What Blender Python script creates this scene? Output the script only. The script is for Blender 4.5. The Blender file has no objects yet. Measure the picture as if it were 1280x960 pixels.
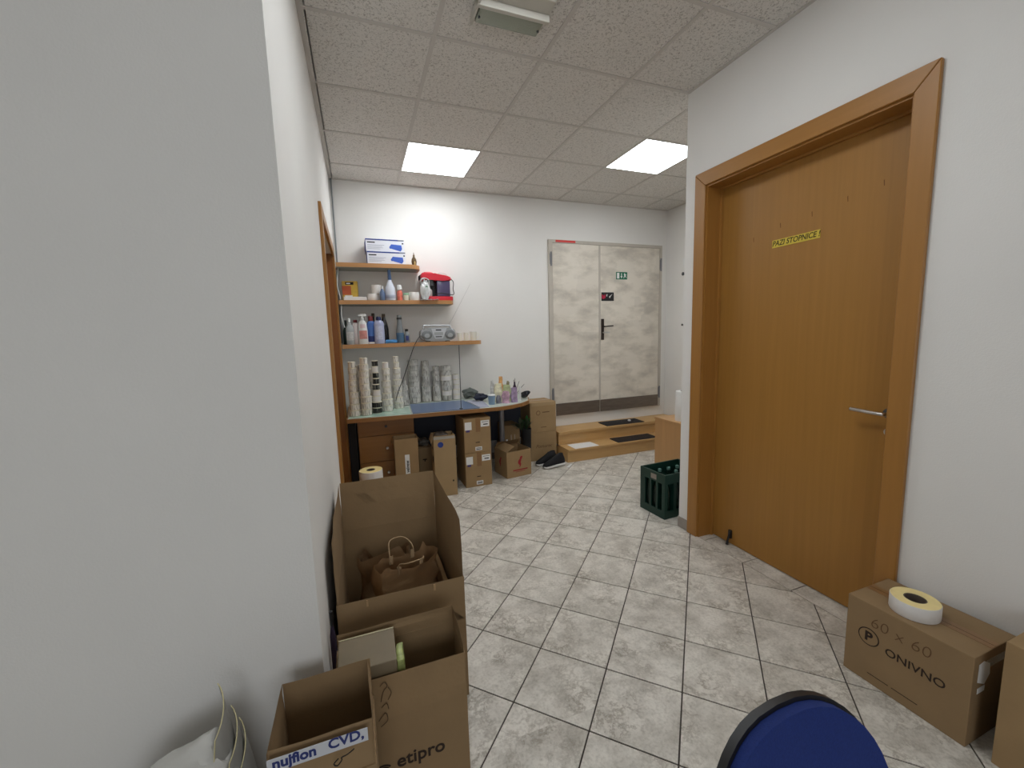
import bpy, bmesh, math, random
from mathutils import Vector, Matrix, noise
random.seed(7)
C = bpy.context.scene.collection
SC = bpy.context.scene
PI = math.pi

# ------------------------------------------------------------------ camera
cam_d = bpy.data.cameras.new('camera')
cam = bpy.data.objects.new('camera', cam_d); C.objects.link(cam); SC.camera = cam
cam_d.sensor_fit = 'HORIZONTAL'; cam_d.sensor_width = 36.0
cam_d.lens = 36.0 * 511.29 / 1280.0
cam_d.clip_start = 0.02
_r = Vector((0.93641, -0.34977, -0.02840)); _w = Vector((0.34578, 0.93040, -0.12129))
_r.normalize(); _w = (_w - _w.dot(_r)*_r).normalized(); _u = _r.cross(_w)
M = Matrix((( _r.x, _u.x, -_w.x, 0.103), (_r.y, _u.y, -_w.y, -2.274), (_r.z, _u.z, -_w.z, 1.445), (0,0,0,1)))
cam.matrix_world = M

# ------------------------------------------------------------------ world, light, exposure
wd = bpy.data.worlds.new('world'); SC.world = wd; wd.use_nodes = True
wd.node_tree.nodes['Background'].inputs[0].default_value = (0.55, 0.68, 0.9, 1)
wd.node_tree.nodes['Background'].inputs[1].default_value = 0.6
PANEL = 13.0           # radiance of the two lit ceiling panels and the added fill panel
WINDOW = 18.0          # daylight through the rear window
SC.view_settings.view_transform = 'Standard'
SC.view_settings.look = 'None'
SC.view_settings.exposure = 0.2
SC.view_settings.gamma = 1.0
SC.view_settings.use_curve_mapping = False
la = bpy.data.lights.new('window_daylight', 'AREA'); la.shape = 'RECTANGLE'
la.size = 1.7; la.size_y = 1.15; la.energy = WINDOW; la.color = (0.95, 0.98, 1.0)
lo = bpy.data.objects.new('window_daylight', la); C.objects.link(lo)
lo.location = (0.0, -4.25, 1.55); lo.rotation_euler = (PI/2, 0, 0)

# ------------------------------------------------------------------ room numbers
XL, XD, XR, YB, YP, HC = -0.06, 2.235, 3.963, 2.184, -1.04, 2.969
XW, YR = -2.4, -4.3
LEAF = 2.355

# ------------------------------------------------------------------ helpers
def lin(c):
    return tuple(((v/255)/12.92 if v/255 <= .04045 else ((v/255+.055)/1.055)**2.4) for v in c) + (1.0,)

MATS = {}
def mat(name, rgb, rough=.6, metal=0, var=0, vscale=8, bump=0, bscale=60, stretch=None, emit=None, spec=None, trans=0, alpha=1, coat=0):
    if name in MATS: return MATS[name]
    m = bpy.data.materials.new(name); m.use_nodes = True
    nt = m.node_tree; b = nt.nodes['Principled BSDF']
    col = lin(rgb)
    b.inputs['Base Color'].default_value = col
    b.inputs['Roughness'].default_value = rough; b.inputs['Metallic'].default_value = metal
    if spec is not None: b.inputs['Specular IOR Level'].default_value = spec
    if trans: b.inputs['Transmission Weight'].default_value = trans
    if alpha < 1: b.inputs['Alpha'].default_value = alpha
    if coat: b.inputs['Coat Weight'].default_value = coat
    if emit: b.inputs['Emission Color'].default_value = col; b.inputs['Emission Strength'].default_value = emit
    if var or bump:
        tc = nt.nodes.new('ShaderNodeTexCoord'); mp = nt.nodes.new('ShaderNodeMapping')
        nt.links.new(tc.outputs['Object'], mp.inputs[0])
        if stretch: mp.inputs['Scale'].default_value = stretch
    if var:
        n = nt.nodes.new('ShaderNodeTexNoise'); n.inputs['Scale'].default_value = vscale; n.inputs['Detail'].default_value = 6
        nt.links.new(mp.outputs[0], n.inputs['Vector'])
        r = nt.nodes.new('ShaderNodeValToRGB')
        r.color_ramp.elements[0].position = .3; r.color_ramp.elements[1].position = .7
        r.color_ramp.elements[0].color = tuple(v*(1-var) for v in col[:3]) + (1,)
        r.color_ramp.elements[1].color = tuple(min(1, v*(1+var)) for v in col[:3]) + (1,)
        nt.links.new(n.outputs['Fac'], r.inputs[0]); nt.links.new(r.outputs[0], b.inputs['Base Color'])
    if bump:
        n2 = nt.nodes.new('ShaderNodeTexNoise'); n2.inputs['Scale'].default_value = bscale; n2.inputs['Detail'].default_value = 4
        nt.links.new(mp.outputs[0], n2.inputs['Vector'])
        bu = nt.nodes.new('ShaderNodeBump'); bu.inputs['Strength'].default_value = bump; bu.inputs['Distance'].default_value = .01
        nt.links.new(n2.outputs['Fac'], bu.inputs['Height']); nt.links.new(bu.outputs[0], b.inputs['Normal'])
    MATS[name] = m
    return m

def finish(name, bm, m, parent=None, smooth=False, loc=None, rot=None):
    me = bpy.data.meshes.new(name)
    bmesh.ops.recalc_face_normals(bm, faces=bm.faces[:])
    bm.to_mesh(me); bm.free()
    for x in (m if isinstance(m, (list, tuple)) else [m]): me.materials.append(x)
    if smooth:
        for p in me.polygons: p.use_smooth = True
        try: me.set_sharp_from_angle(angle=math.radians(38))
        except Exception: pass
    o = bpy.data.objects.new(name, me); C.objects.link(o)
    if parent: o.parent = parent
    if loc: o.location = loc
    if rot: o.rotation_euler = rot
    return o

def BM(): return bmesh.new()

def box(bm, x0, x1, y0, y1, z0, z1, mi=0, bev=0):
    vs = [bm.verts.new(p) for p in ((x0,y0,z0),(x1,y0,z0),(x1,y1,z0),(x0,y1,z0),(x0,y0,z1),(x1,y0,z1),(x1,y1,z1),(x0,y1,z1))]
    fs = [bm.faces.new([vs[i] for i in q]) for q in ((0,3,2,1),(4,5,6,7),(0,1,5,4),(1,2,6,5),(2,3,7,6),(3,0,4,7))]
    for f in fs: f.material_index = mi
    if bev:
        es = list({e for f in fs for e in f.edges})
        bmesh.ops.bevel(bm, geom=es, offset=bev, segments=2, affect='EDGES', profile=.6)
    return bm

def prism(bm, pts, z0, z1, mi=0, axis='z'):
    def P(a, b, c):
        return {'z': (a,b,c), 'y': (a,c,b), 'x': (c,a,b)}[axis]
    lo_ = [bm.verts.new(P(x, y, z0)) for x, y in pts]; hi = [bm.verts.new(P(x, y, z1)) for x, y in pts]
    n = len(pts)
    f = [bm.faces.new(lo_[::-1]), bm.faces.new(hi)]
    for i in range(n): f.append(bm.faces.new([lo_[i], lo_[(i+1)%n], hi[(i+1)%n], hi[i]]))
    for q in f: q.material_index = mi
    return bm

def lathe(bm, prof, n=20, cx=0, cy=0, mi=None, axis='z', closed=False, sx=1, sy=1, cz=0):
    rings = []
    def P(x, y, z):
        return {'z': (cx+x*sx, cy+y*sy, cz+z), 'x': (cx+z, cy+x*sx, cz+y*sy), 'y': (cx+x*sx, cy+z, cz+y*sy)}[axis]
    for r, z in prof:
        if r < 1e-6: rings.append([bm.verts.new(P(0,0,z))])
        else: rings.append([bm.verts.new(P(r*math.cos(2*PI*i/n), r*math.sin(2*PI*i/n), z)) for i in range(n)])
    pr = list(zip(rings, rings[1:])) + ([(rings[-1], rings[0])] if closed else [])
    for k, (a, b) in enumerate(pr):
        for i in range(n):
            j = (i+1) % n
            if len(a) == 1 and len(b) == 1: continue
            if len(a) == 1: f = bm.faces.new([a[0], b[i], b[j]])
            elif len(b) == 1: f = bm.faces.new([a[i], a[j], b[0]])
            else: f = bm.faces.new([a[i], a[j], b[j], b[i]])
            if mi: f.material_index = mi[k]
    if not closed:
        if len(rings[0]) > 1: bm.faces.new(rings[0][::-1])
        if len(rings[-1]) > 1: bm.faces.new(rings[-1])
    return bm

def tube(bm, pts, r, n=8, mi=0):
    pts = [Vector(p) for p in pts]; rings = []
    for i, p in enumerate(pts):
        d = (pts[min(i+1, len(pts)-1)] - pts[max(i-1, 0)]).normalized()
        a = d.orthogonal().normalized() if i == 0 else (rings_a - rings_a.dot(d)*d).normalized()
        rings_a = a; b = d.cross(a)
        rr = r[i] if isinstance(r, (list, tuple)) else r
        rings.append([bm.verts.new(p + rr*(math.cos(2*PI*k/n)*a + math.sin(2*PI*k/n)*b)) for k in range(n)])
    for A, B in zip(rings, rings[1:]):
        for k in range(n):
            f = bm.faces.new([A[k], A[(k+1)%n], B[(k+1)%n], B[k]]); f.material_index = mi
    bm.faces.new(rings[0][::-1]); bm.faces.new(rings[-1])
    return bm

def spline(pts, n=8):
    pts = [Vector(p) for p in pts]; P = [pts[0]] + pts + [pts[-1]]; out = []
    for i in range(1, len(P)-2):
        for k in range(n):
            t = k/n; a, b, c, d = P[i-1], P[i], P[i+1], P[i+2]
            out.append(.5*((2*b)+(c-a)*t+(2*a-5*b+4*c-d)*t*t+(3*b-a-3*c+d)*t**3))
    out.append(pts[-1]); return out

def crumple(bm, amp, sc=12, seed=0, sub=0):
    if sub: bmesh.ops.subdivide_edges(bm, edges=bm.edges[:], cuts=sub, use_grid_fill=True)
    for v in bm.verts:
        q = v.co*sc + Vector((seed*3.1, seed*1.7, seed))
        v.co += amp*Vector((noise.noise(q), noise.noise(q+Vector((9,3,1))), noise.noise(q+Vector((2,8,5)))))
    return bm

def tag(o, label, cat, group=None, kind=None):
    o['label'] = label; o['category'] = cat
    if group: o['group'] = group
    if kind: o['kind'] = kind
    return o

def thing(name, label, cat, loc=(0,0,0), rz=0, group=None, rot=None):
    o = bpy.data.objects.new(name, None); C.objects.link(o); o.empty_display_size = .05
    o.location = loc; o.rotation_euler = rot or (0,0,rz)
    return tag(o, label, cat, group)

def struct(name, bm, m, parent=None, smooth=False):
    o = finish(name, bm, m, parent, smooth)
    if not parent: o['kind'] = 'structure'
    return o

def text(name, s, size, m, parent, loc, rot=(PI/2,0,0), ext=.0003, shear=0, sx=1, bold=0, label=None):
    cu = bpy.data.curves.new('t', 'FONT'); cu.body = s; cu.size = size; cu.extrude = ext; cu.shear = shear
    cu.align_x = 'CENTER'; cu.align_y = 'CENTER'; cu.offset = bold; cu.resolution_u = 3
    t = bpy.data.objects.new('t', cu); C.objects.link(t)
    me = bpy.data.meshes.new_from_object(t.evaluated_get(bpy.context.evaluated_depsgraph_get()))
    bpy.data.objects.remove(t); bpy.data.curves.remove(cu)
    me.name = name; me.materials.clear(); me.materials.append(m)
    if sx != 1:
        for v in me.vertices: v.co.x *= sx
    o = bpy.data.objects.new(name, me); C.objects.link(o); o.parent = parent; o.location = loc; o.rotation_euler = rot
    if label: o['label'] = label
    return o

FY = (PI/2, 0, 0)            # faces -y
FX = (PI/2, 0, -PI/2)        # faces -x

# ------------------------------------------------------------------ materials
def tile_material():
    m = bpy.data.materials.new('floor_tile'); m.use_nodes = True; nt = m.node_tree; b = nt.nodes['Principled BSDF']
    g = nt.nodes.new('ShaderNodeNewGeometry'); oi = nt.nodes.new('ShaderNodeObjectInfo')
    ad = nt.nodes.new('ShaderNodeVectorMath'); ad.operation = 'MULTIPLY_ADD'
    sc = nt.nodes.new('ShaderNodeVectorMath'); sc.operation = 'SCALE'; sc.inputs[0].default_value = (31, 17, 9)
    nt.links.new(oi.outputs['Random'], sc.inputs['Scale'])
    ad.inputs[1].default_value = (1,1,1)
    nt.links.new(g.outputs['Position'], ad.inputs[0]); nt.links.new(sc.outputs[0], ad.inputs[2])
    n1 = nt.nodes.new('ShaderNodeTexNoise'); n1.inputs['Scale'].default_value = 7; n1.inputs['Detail'].default_value = 8; n1.inputs['Roughness'].default_value = .65
    n2 = nt.nodes.new('ShaderNodeTexNoise'); n2.inputs['Scale'].default_value = 15; n2.inputs['Detail'].default_value = 9; n2.inputs['Roughness'].default_value = .7; n2.inputs['Distortion'].default_value = .25
    n3 = nt.nodes.new('ShaderNodeTexNoise'); n3.inputs['Scale'].default_value = 90; n3.inputs['Detail'].default_value = 3
    for n in (n1, n2, n3): nt.links.new(ad.outputs[0], n.inputs['Vector'])
    r1 = nt.nodes.new('ShaderNodeValToRGB'); e = r1.color_ramp.elements
    e[0].position = .33; e[0].color = lin((186,180,169)); e[1].position = .6; e[1].color = lin((226,221,211))
    nt.links.new(n1.outputs['Fac'], r1.inputs[0])
    r2 = nt.nodes.new('ShaderNodeValToRGB'); e = r2.color_ramp.elements
    e[0].position = .455; e[0].color = (1,1,1,1); e[1].position = .56; e[1].color = (1,1,1,1)
    k = r2.color_ramp.elements.new(.505); k.color = (.60,.57,.53,1)
    nt.links.new(n2.outputs['Fac'], r2.inputs[0])
    r3 = nt.nodes.new('ShaderNodeValToRGB'); e = r3.color_ramp.elements
    e[0].position = .32; e[0].color = (.84,.83,.81,1); e[1].position = .55; e[1].color = (1,1,1,1)
    nt.links.new(n3.outputs['Fac'], r3.inputs[0])
    # veins only where a second, larger noise lets them through
    mx = nt.nodes.new('ShaderNodeMix'); mx.data_type = 'RGBA'; mx.blend_type = 'MULTIPLY'
    n4 = nt.nodes.new('ShaderNodeTexNoise'); n4.inputs['Scale'].default_value = 5; n4.inputs['Detail'].default_value = 3
    nt.links.new(ad.outputs[0], n4.inputs['Vector'])
    r4 = nt.nodes.new('ShaderNodeValToRGB'); e = r4.color_ramp.elements; e[0].position = .42; e[1].position = .62
    nt.links.new(n4.outputs['Fac'], r4.inputs[0]); nt.links.new(r4.outputs[0], mx.inputs[0])
    nt.links.new(r1.outputs[0], mx.inputs[6]); nt.links.new(r2.outputs[0], mx.inputs[7])
    m2 = nt.nodes.new('ShaderNodeMix'); m2.data_type = 'RGBA'; m2.blend_type = 'MULTIPLY'; m2.inputs[0].default_value = 1
    nt.links.new(mx.outputs[2], m2.inputs[6]); nt.links.new(r3.outputs[0], m2.inputs[7])
    nt.links.new(m2.outputs[2], b.inputs['Base Color'])
    b.inputs['Roughness'].default_value = .42; b.inputs['Specular IOR Level'].default_value = .35
    bu = nt.nodes.new('ShaderNodeBump'); bu.inputs['Strength'].default_value = .12; bu.inputs['Distance'].default_value = .004
    nt.links.new(n1.outputs['Fac'], bu.inputs['Height']); nt.links.new(bu.outputs[0], b.inputs['Normal'])
    return m

def ceiling_material():
    m = bpy.data.materials.new('mineral_ceiling_tile'); m.use_nodes = True; nt = m.node_tree; b = nt.nodes['Principled BSDF']
    g = nt.nodes.new('ShaderNodeNewGeometry')
    n = nt.nodes.new('ShaderNodeTexNoise'); n.inputs['Scale'].default_value = 95; n.inputs['Detail'].default_value = 2; n.inputs['Distortion'].default_value = 1.2
    nt.links.new(g.outputs['Position'], n.inputs['Vector'])
    r = nt.nodes.new('ShaderNodeValToRGB'); e = r.color_ramp.elements
    e[0].position = .36; e[0].color = lin((176,171,164)); e[1].position = .47; e[1].color = lin((220,216,210))
    nt.links.new(n.outputs['Fac'], r.inputs[0]); nt.links.new(r.outputs[0], b.inputs['Base Color'])
    bu = nt.nodes.new('ShaderNodeBump'); bu.inputs['Strength'].default_value = .5; bu.inputs['Distance'].default_value = .004
    nt.links.new(r.outputs[0], bu.inputs['Height']); nt.links.new(bu.outputs[0], b.inputs['Normal'])
    b.inputs['Roughness'].default_value = .95
    return m

def wood_material(name, rgb, strip=0, axis=1, grain=(40,40,1.2), dark=.82, rough=.42, sat=.10):
    """veneer: fine grain stretched along one axis, leaves of veneer 'strip' metres wide along axis (0 x, 1 y, 2 z)"""
    m = bpy.data.materials.new(name); m.use_nodes = True; nt = m.node_tree; b = nt.nodes['Principled BSDF']
    tc = nt.nodes.new('ShaderNodeTexCoord'); mp = nt.nodes.new('ShaderNodeMapping'); mp.inputs['Scale'].default_value = grain
    nt.links.new(tc.outputs['Object'], mp.inputs[0])
    n = nt.nodes.new('ShaderNodeTexNoise'); n.inputs['Scale'].default_value = 1.5; n.inputs['Detail'].default_value = 6
    nt.links.new(mp.outputs[0], n.inputs['Vector'])
    r = nt.nodes.new('ShaderNodeValToRGB'); e = r.color_ramp.elements; c = lin(rgb)
    e[0].position = .25; e[1].position = .75
    e[0].color = (c[0]*dark, c[1]*dark, c[2]*dark*.95, 1); e[1].color = c
    nt.links.new(n.outputs['Fac'], r.inputs[0]); out = r.outputs[0]
    if strip:
        s = nt.nodes.new('ShaderNodeSeparateXYZ'); nt.links.new(tc.outputs['Object'], s.inputs[0])
        d = nt.nodes.new('ShaderNodeMath'); d.operation = 'DIVIDE'; d.inputs[1].default_value = strip
        nt.links.new(s.outputs[axis], d.inputs[0])
        fl = nt.nodes.new('ShaderNodeMath'); fl.operation = 'FLOOR'; nt.links.new(d.outputs[0], fl.inputs[0])
        wn = nt.nodes.new('ShaderNodeTexWhiteNoise'); wn.noise_dimensions = '1D'; nt.links.new(fl.outputs[0], wn.inputs['W'])
        ml = nt.nodes.new('ShaderNodeMapRange'); ml.inputs[3].default_value = 1-sat; ml.inputs[4].default_value = 1+sat
        nt.links.new(wn.outputs['Value'], ml.inputs[0])
        vm = nt.nodes.new('ShaderNodeVectorMath'); vm.operation = 'SCALE'
        nt.links.new(out, vm.inputs[0]); nt.links.new(ml.outputs[0], vm.inputs['Scale']); out = vm.outputs[0]
    nt.links.new(out, b.inputs['Base Color']); b.inputs['Roughness'].default_value = rough
    return m

def painted_door_material(name, seed):
    m = bpy.data.materials.new(name); m.use_nodes = True; nt = m.node_tree; b = nt.nodes['Principled BSDF']
    tc = nt.nodes.new('ShaderNodeTexCoord'); mp = nt.nodes.new('ShaderNodeMapping')
    mp.inputs['Scale'].default_value = (1.2, 1, 2.6); mp.inputs['Location'].default_value = (seed, seed*2, seed*3)
    nt.links.new(tc.outputs['Object'], mp.inputs[0])
    n = nt.nodes.new('ShaderNodeTexNoise'); n.inputs['Scale'].default_value = 2.2; n.inputs['Detail'].default_value = 10; n.inputs['Roughness'].default_value = .62
    nt.links.new(mp.outputs[0], n.inputs['Vector'])
    r = nt.nodes.new('ShaderNodeValToRGB'); e = r.color_ramp.elements
    e[0].position = .36; e[0].color = lin((194,186,174)); e[1].position = .56; e[1].color = lin((224,216,203))
    k = r.color_ramp.elements.new(.47); k.color = lin((212,204,190))
    nt.links.new(n.outputs['Fac'], r.inputs[0])
    # rolled on paint: blocky brighter patches
    v = nt.nodes.new('ShaderNodeTexVoronoi'); v.distance = 'CHEBYCHEV'; v.inputs['Scale'].default_value = 2.4
    nt.links.new(mp.outputs[0], v.inputs['Vector'])
    mr = nt.nodes.new('ShaderNodeMapRange'); mr.inputs[3].default_value = .93; mr.inputs[4].default_value = 1.05
    nt.links.new(v.outputs['Color'], mr.inputs[0])
    vm = nt.nodes.new('ShaderNodeVectorMath'); vm.operation = 'SCALE'
    nt.links.new(r.outputs[0], vm.inputs[0]); nt.links.new(mr.outputs[0], vm.inputs['Scale'])
    nt.links.new(vm.outputs[0], b.inputs['Base Color']); b.inputs['Roughness'].default_value = .5
    return m

def label_side_material(name, base, ink, density=.5):
    """printed label roll side: upright label gaps and fine print"""
    m = bpy.data.materials.new(name); m.use_nodes = True; nt = m.node_tree; b = nt.nodes['Principled BSDF']
    tc = nt.nodes.new('ShaderNodeTexCoord'); mp = nt.nodes.new('ShaderNodeMapping'); mp.inputs['Scale'].default_value = (1,1,.12)
    nt.links.new(tc.outputs['Object'], mp.inputs[0])
    n = nt.nodes.new('ShaderNodeTexNoise'); n.inputs['Scale'].default_value = 110; n.inputs['Detail'].default_value = 2
    nt.links.new(mp.outputs[0], n.inputs['Vector'])
    r = nt.nodes.new('ShaderNodeValToRGB'); e = r.color_ramp.elements
    e[0].position = density-.12; e[0].color = lin(ink); e[1].position = density+.05; e[1].color = lin(base)
    nt.links.new(n.outputs['Fac'], r.inputs[0]); nt.links.new(r.outputs[0], b.inputs['Base Color']); b.inputs['Roughness'].default_value = .55
    return m

WALL = mat('white_wall_paint', (231,229,225), .9, var=.02, vscale=2, bump=.08, bscale=180)
PART = WALL
TILE = tile_material(); GROUT = mat('dark_grout', (70,63,57), .95, var=.1)
CEIL = ceiling_material(); TBAR = mat('ceiling_t_bar_paint', (200,195,189), .7)
DOORW = wood_material('beech_door_veneer', (166,118,52), strip=.135, axis=1, grain=(30,30,1.0), dark=.88, rough=.45, sat=.06)
CASEW = wood_material('beech_casing', (166,116,54), grain=(30,30,1.5), dark=.88)
CASEH = wood_material('beech_casing_level', (166,116,54), grain=(30,1.5,30), dark=.88)
SHELFW = wood_material('beech_shelf_edge', (192,140,88), grain=(1.5,30,30), dark=.86)
STEPW = wood_material('beech_step', (204,164,110), strip=.11, axis=1, grain=(1.5,30,30), dark=.86, sat=.04)
DESKW = wood_material('desk_front_wood', (152,106,56), grain=(1.5,30,30), dark=.85)
CABW = wood_material('beech_cabinet', (194,150,102), strip=.2, axis=1, grain=(20,20,1.2), dark=.9, sat=.03)
CARD = mat('cardboard', (158,130,92), .85, var=.06, vscale=9, bump=.06, bscale=90)
CARD2 = mat('cardboard_dark', (146,120,86), .85, var=.06, vscale=7, bump=.06, bscale=90)
CARD3 = mat('cardboard_tan', (170,144,106), .85, var=.05, vscale=7, bump=.06, bscale=90)
CEDGE = mat('cardboard_cut_edge', (178,146,106), .9)
TAPE = mat('brown_packing_tape', (140,104,66), .3, var=.05)
WHITE = mat('white_paper', (232,232,230), .7)
WPL = mat('white_plastic', (225,226,224), .4)
CREAM = mat('cream_yellow_roll_edge', (245,225,160), .7, var=.04, vscale=30)
CREAM2 = mat('pale_roll_edge', (226,220,200), .7)
RSIDE = label_side_material('label_roll_side', (232,228,219), (168,164,154), .46)
RSIDEG = label_side_material('grey_label_roll_side', (204,203,196), (134,132,126), .48)
RSIDEP = mat('plain_label_roll_side', (226,222,218), .6, var=.03, vscale=60)
RDARK = label_side_material('dark_label_roll_side', (120,120,112), (22,24,24), .62)
CORE = mat('roll_core_brown', (96,84,74), .8)
BLACK = mat('black_plastic', (22,22,24), .45)
BLACKM = mat('matt_black', (26,25,26), .85)
DGREY = mat('dark_grey_plastic', (70,72,74), .5)
STEEL = mat('brushed_steel', (200,198,194), .3, metal=1)
KICK = mat('kick_plate_steel', (120,110,100), .42, metal=.6, var=.12, vscale=9, stretch=(1,1,6))
GREYM = mat('grey_painted_metal', (128,128,132), .4, metal=.3)
INK = mat('black_print', (28,24,22), .8)
INKB = mat('blue_print', (38,60,140), .7)
INKR = mat('red_print', (150,32,40), .7)
PENC = mat('faint_pen', (104,76,50), .9)
RED = mat('red_plastic', (206,40,58), .35)
BLUEF = mat('blue_chair_fabric', (18,42,108), .92, var=.12, vscale=260, bump=.15, bscale=500)
GREEN = mat('dark_green_crate_plastic', (14,52,42), .45)
BGLASS = mat('brown_green_bottle_glass', (24,42,34), .2)

# ------------------------------------------------------------------ floor
def clip(poly, x0, x1, y0, y1):
    for ax, lim, sg in ((0,x0,1),(0,x1,-1),(1,y0,1),(1,y1,-1)):
        out = []
        for i in range(len(poly)):
            a, b = poly[i], poly[(i+1)%len(poly)]
            da, db = sg*(a[ax]-lim), sg*(b[ax]-lim)
            if da >= 0: out.append(a)
            if (da >= 0) != (db >= 0):
                t = da/(da-db); out.append((a[0]+t*(b[0]-a[0]), a[1]+t*(b[1]-a[1])))
        poly = out
        if not poly: return []
    return poly
def area(p): return abs(sum(p[i][0]*p[(i+1)%len(p)][1]-p[(i+1)%len(p)][0]*p[i][1] for i in range(len(p))))/2
bm = BM(); box(bm, XW-.1, XR+.1, YR-.1, YB+.1, -.12, -.0035)
floor = struct('floor', bm, GROUT)
S = .30275; ca, sa = math.cos(math.radians(-45)), math.sin(math.radians(-45)); G = .0042
rest = BM(); parts = 0; shared = None
REG = [(XL, XR, .012, YB), (XL, XD, YP, .012), (XW, XD, YR, YP)]
cand = []
for i in range(-26, 26):
    for j in range(-26, 26):
        q = [(i*S+G*.7, j*S+G*.7), ((i+1)*S-G*.7, j*S+G*.7), ((i+1)*S-G*.7, (j+1)*S-G*.7), (i*S+G*.7, (j+1)*S-G*.7)]
        q = [(.365+ca*x-sa*y, -.686+sa*x+ca*y) for x, y in q]
        cx, cy = sum(p[0] for p in q)/4, sum(p[1] for p in q)/4
        for rg in REG:
            p = clip(q, *rg)
            if len(p) >= 3 and area(p) > 2e-4: cand.append(((cx-.2)**2+(cy+1.2)**2 + (8 if cy < -2.9 or cx < -1 else 0), q, p, cx, cy))
cand.sort(key=lambda c: c[0])
for d, q, p, cx, cy in cand:
    if parts < 290:
        full = len(p) == 4 and abs(area(p)-area(q)) < 1e-6
        if full and shared:
            o = bpy.data.objects.new('floor_tile', shared); C.objects.link(o); o.parent = floor
        else:
            bm = BM(); prism(bm, [(x-cx, y-cy) for x, y in p], -.009, 0)
            o = finish('floor_tile', bm, TILE, floor)
            if full: shared = o.data
        o.location = (cx, cy, 0); parts += 1
    else: prism(rest, p, -.009, 0)
o = finish('floor_tile', rest, TILE, floor); o['kind'] = 'stuff'; o['label'] = 'further floor tiles of the rest of the room'
# straight cut tiles in the doorway
ys = [-1.285+.06, -1.134, -.832, -.530, -.228, -.10]
for a, b in zip(ys, ys[1:]):
    bm = BM(); box(bm, XD+.004, LEAF+.03, a+.003, b-.003, -.009, 0); finish('doorway_tile', bm, TILE, floor)

# ------------------------------------------------------------------ walls
T = .1
bm = BM(); box(bm, XL-T, XR+T, YB, YB+T, 0, HC+.1)
wall_back = struct('wall_back', bm, WALL)
LDY0, LDY1, LDZ = .45, 1.66, 2.17                     # opening of the left door
bm = BM(); box(bm, XL-T, XL, YP+T, LDY0, 0, HC+.1); box(bm, XL-T, XL, LDY1, YB, 0, HC+.1); box(bm, XL-T, XL, LDY0, LDY1, LDZ, HC+.1)
struct('wall_left', bm, WALL)
bm = BM(); box(bm, XW, XL, YP, YP+T, 0, HC+.1); struct('wall_partition', bm, PART)
RD0, RD1, RDZ = -1.215, -.165, 2.345                  # opening of the right door
bm = BM(); box(bm, XD, XD+.25, YR, RD0, 0, HC+.1); box(bm, XD, XD+.25, RD1, .012, 0, HC+.1); box(bm, XD, XD+.25, RD0, RD1, RDZ, HC+.1)
box(bm, LEAF+.05, XD+.25, RD0, RD1, 0, RDZ)
box(bm, XD+.25, XR+T, .012-T, .012, 0, HC+.1)
struct('wall_right', bm, WALL)
bm = BM(); box(bm, XR, XR+T, .012, YB, 0, HC+.1); struct('wall_alcove', bm, WALL)
bm = BM(); box(bm, XW-T, XW, YR, YP+T, 0, HC+.1); struct('wall_side', bm, WALL)
bm = BM()
box(bm, XW-T, -1.0, YR-T, YR, 0, HC+.1); box(bm, 1.0, XD+.25, YR-T, YR, 0, HC+.1); box(bm, -1.0, 1.0, YR-T, YR, 0, .9); box(bm, -1.0, 1.0, YR-T, YR, 2.2, HC+.1)
struct('wall_rear', bm, WALL)
bm = BM()
for a in ((-1,-.94,.9,2.2),(.94,1,.9,2.2),(-.03,.03,.9,2.2),(-1,1,.9,.96),(-1,1,2.14,2.2)): box(bm, a[0], a[1], YR-.08, YR-.02, a[2], a[3])
win = struct('window_1', bm, WPL)
# baseboards (grey stone skirting)
SK = mat('grey_stone_skirting', (150,143,136), .5, var=.08, vscale=20)
def skirt(name, *b):
    bm = BM(); box(bm, *b, bev=.0015); return struct(name, bm, SK)
skirt('baseboard_right', XD-.011, XD, -.083, .012, 0, .075)
skirt('baseboard_right_near', XD-.011, XD, YR, -1.29, 0, .075)
skirt('baseboard_alcove', XR-.011, XR, .012, YB-.3, 0, .075)
skirt('baseboard_alcove_near', XD, XR-.012, .012, .023, 0, .075)
skirt('baseboard_back', XL, 2.19, YB-.011, YB, 0, .075)
skirt('baseboard_left', XL, XL+.011, LDY1+.07, YB-.012, 0, .075)
skirt('baseboard_left_near', XL, XL+.011, YP, LDY0-.08, 0, .075)
skirt('baseboard_partition', XW, XL, YP-.011, YP, 0, .075)

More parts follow.
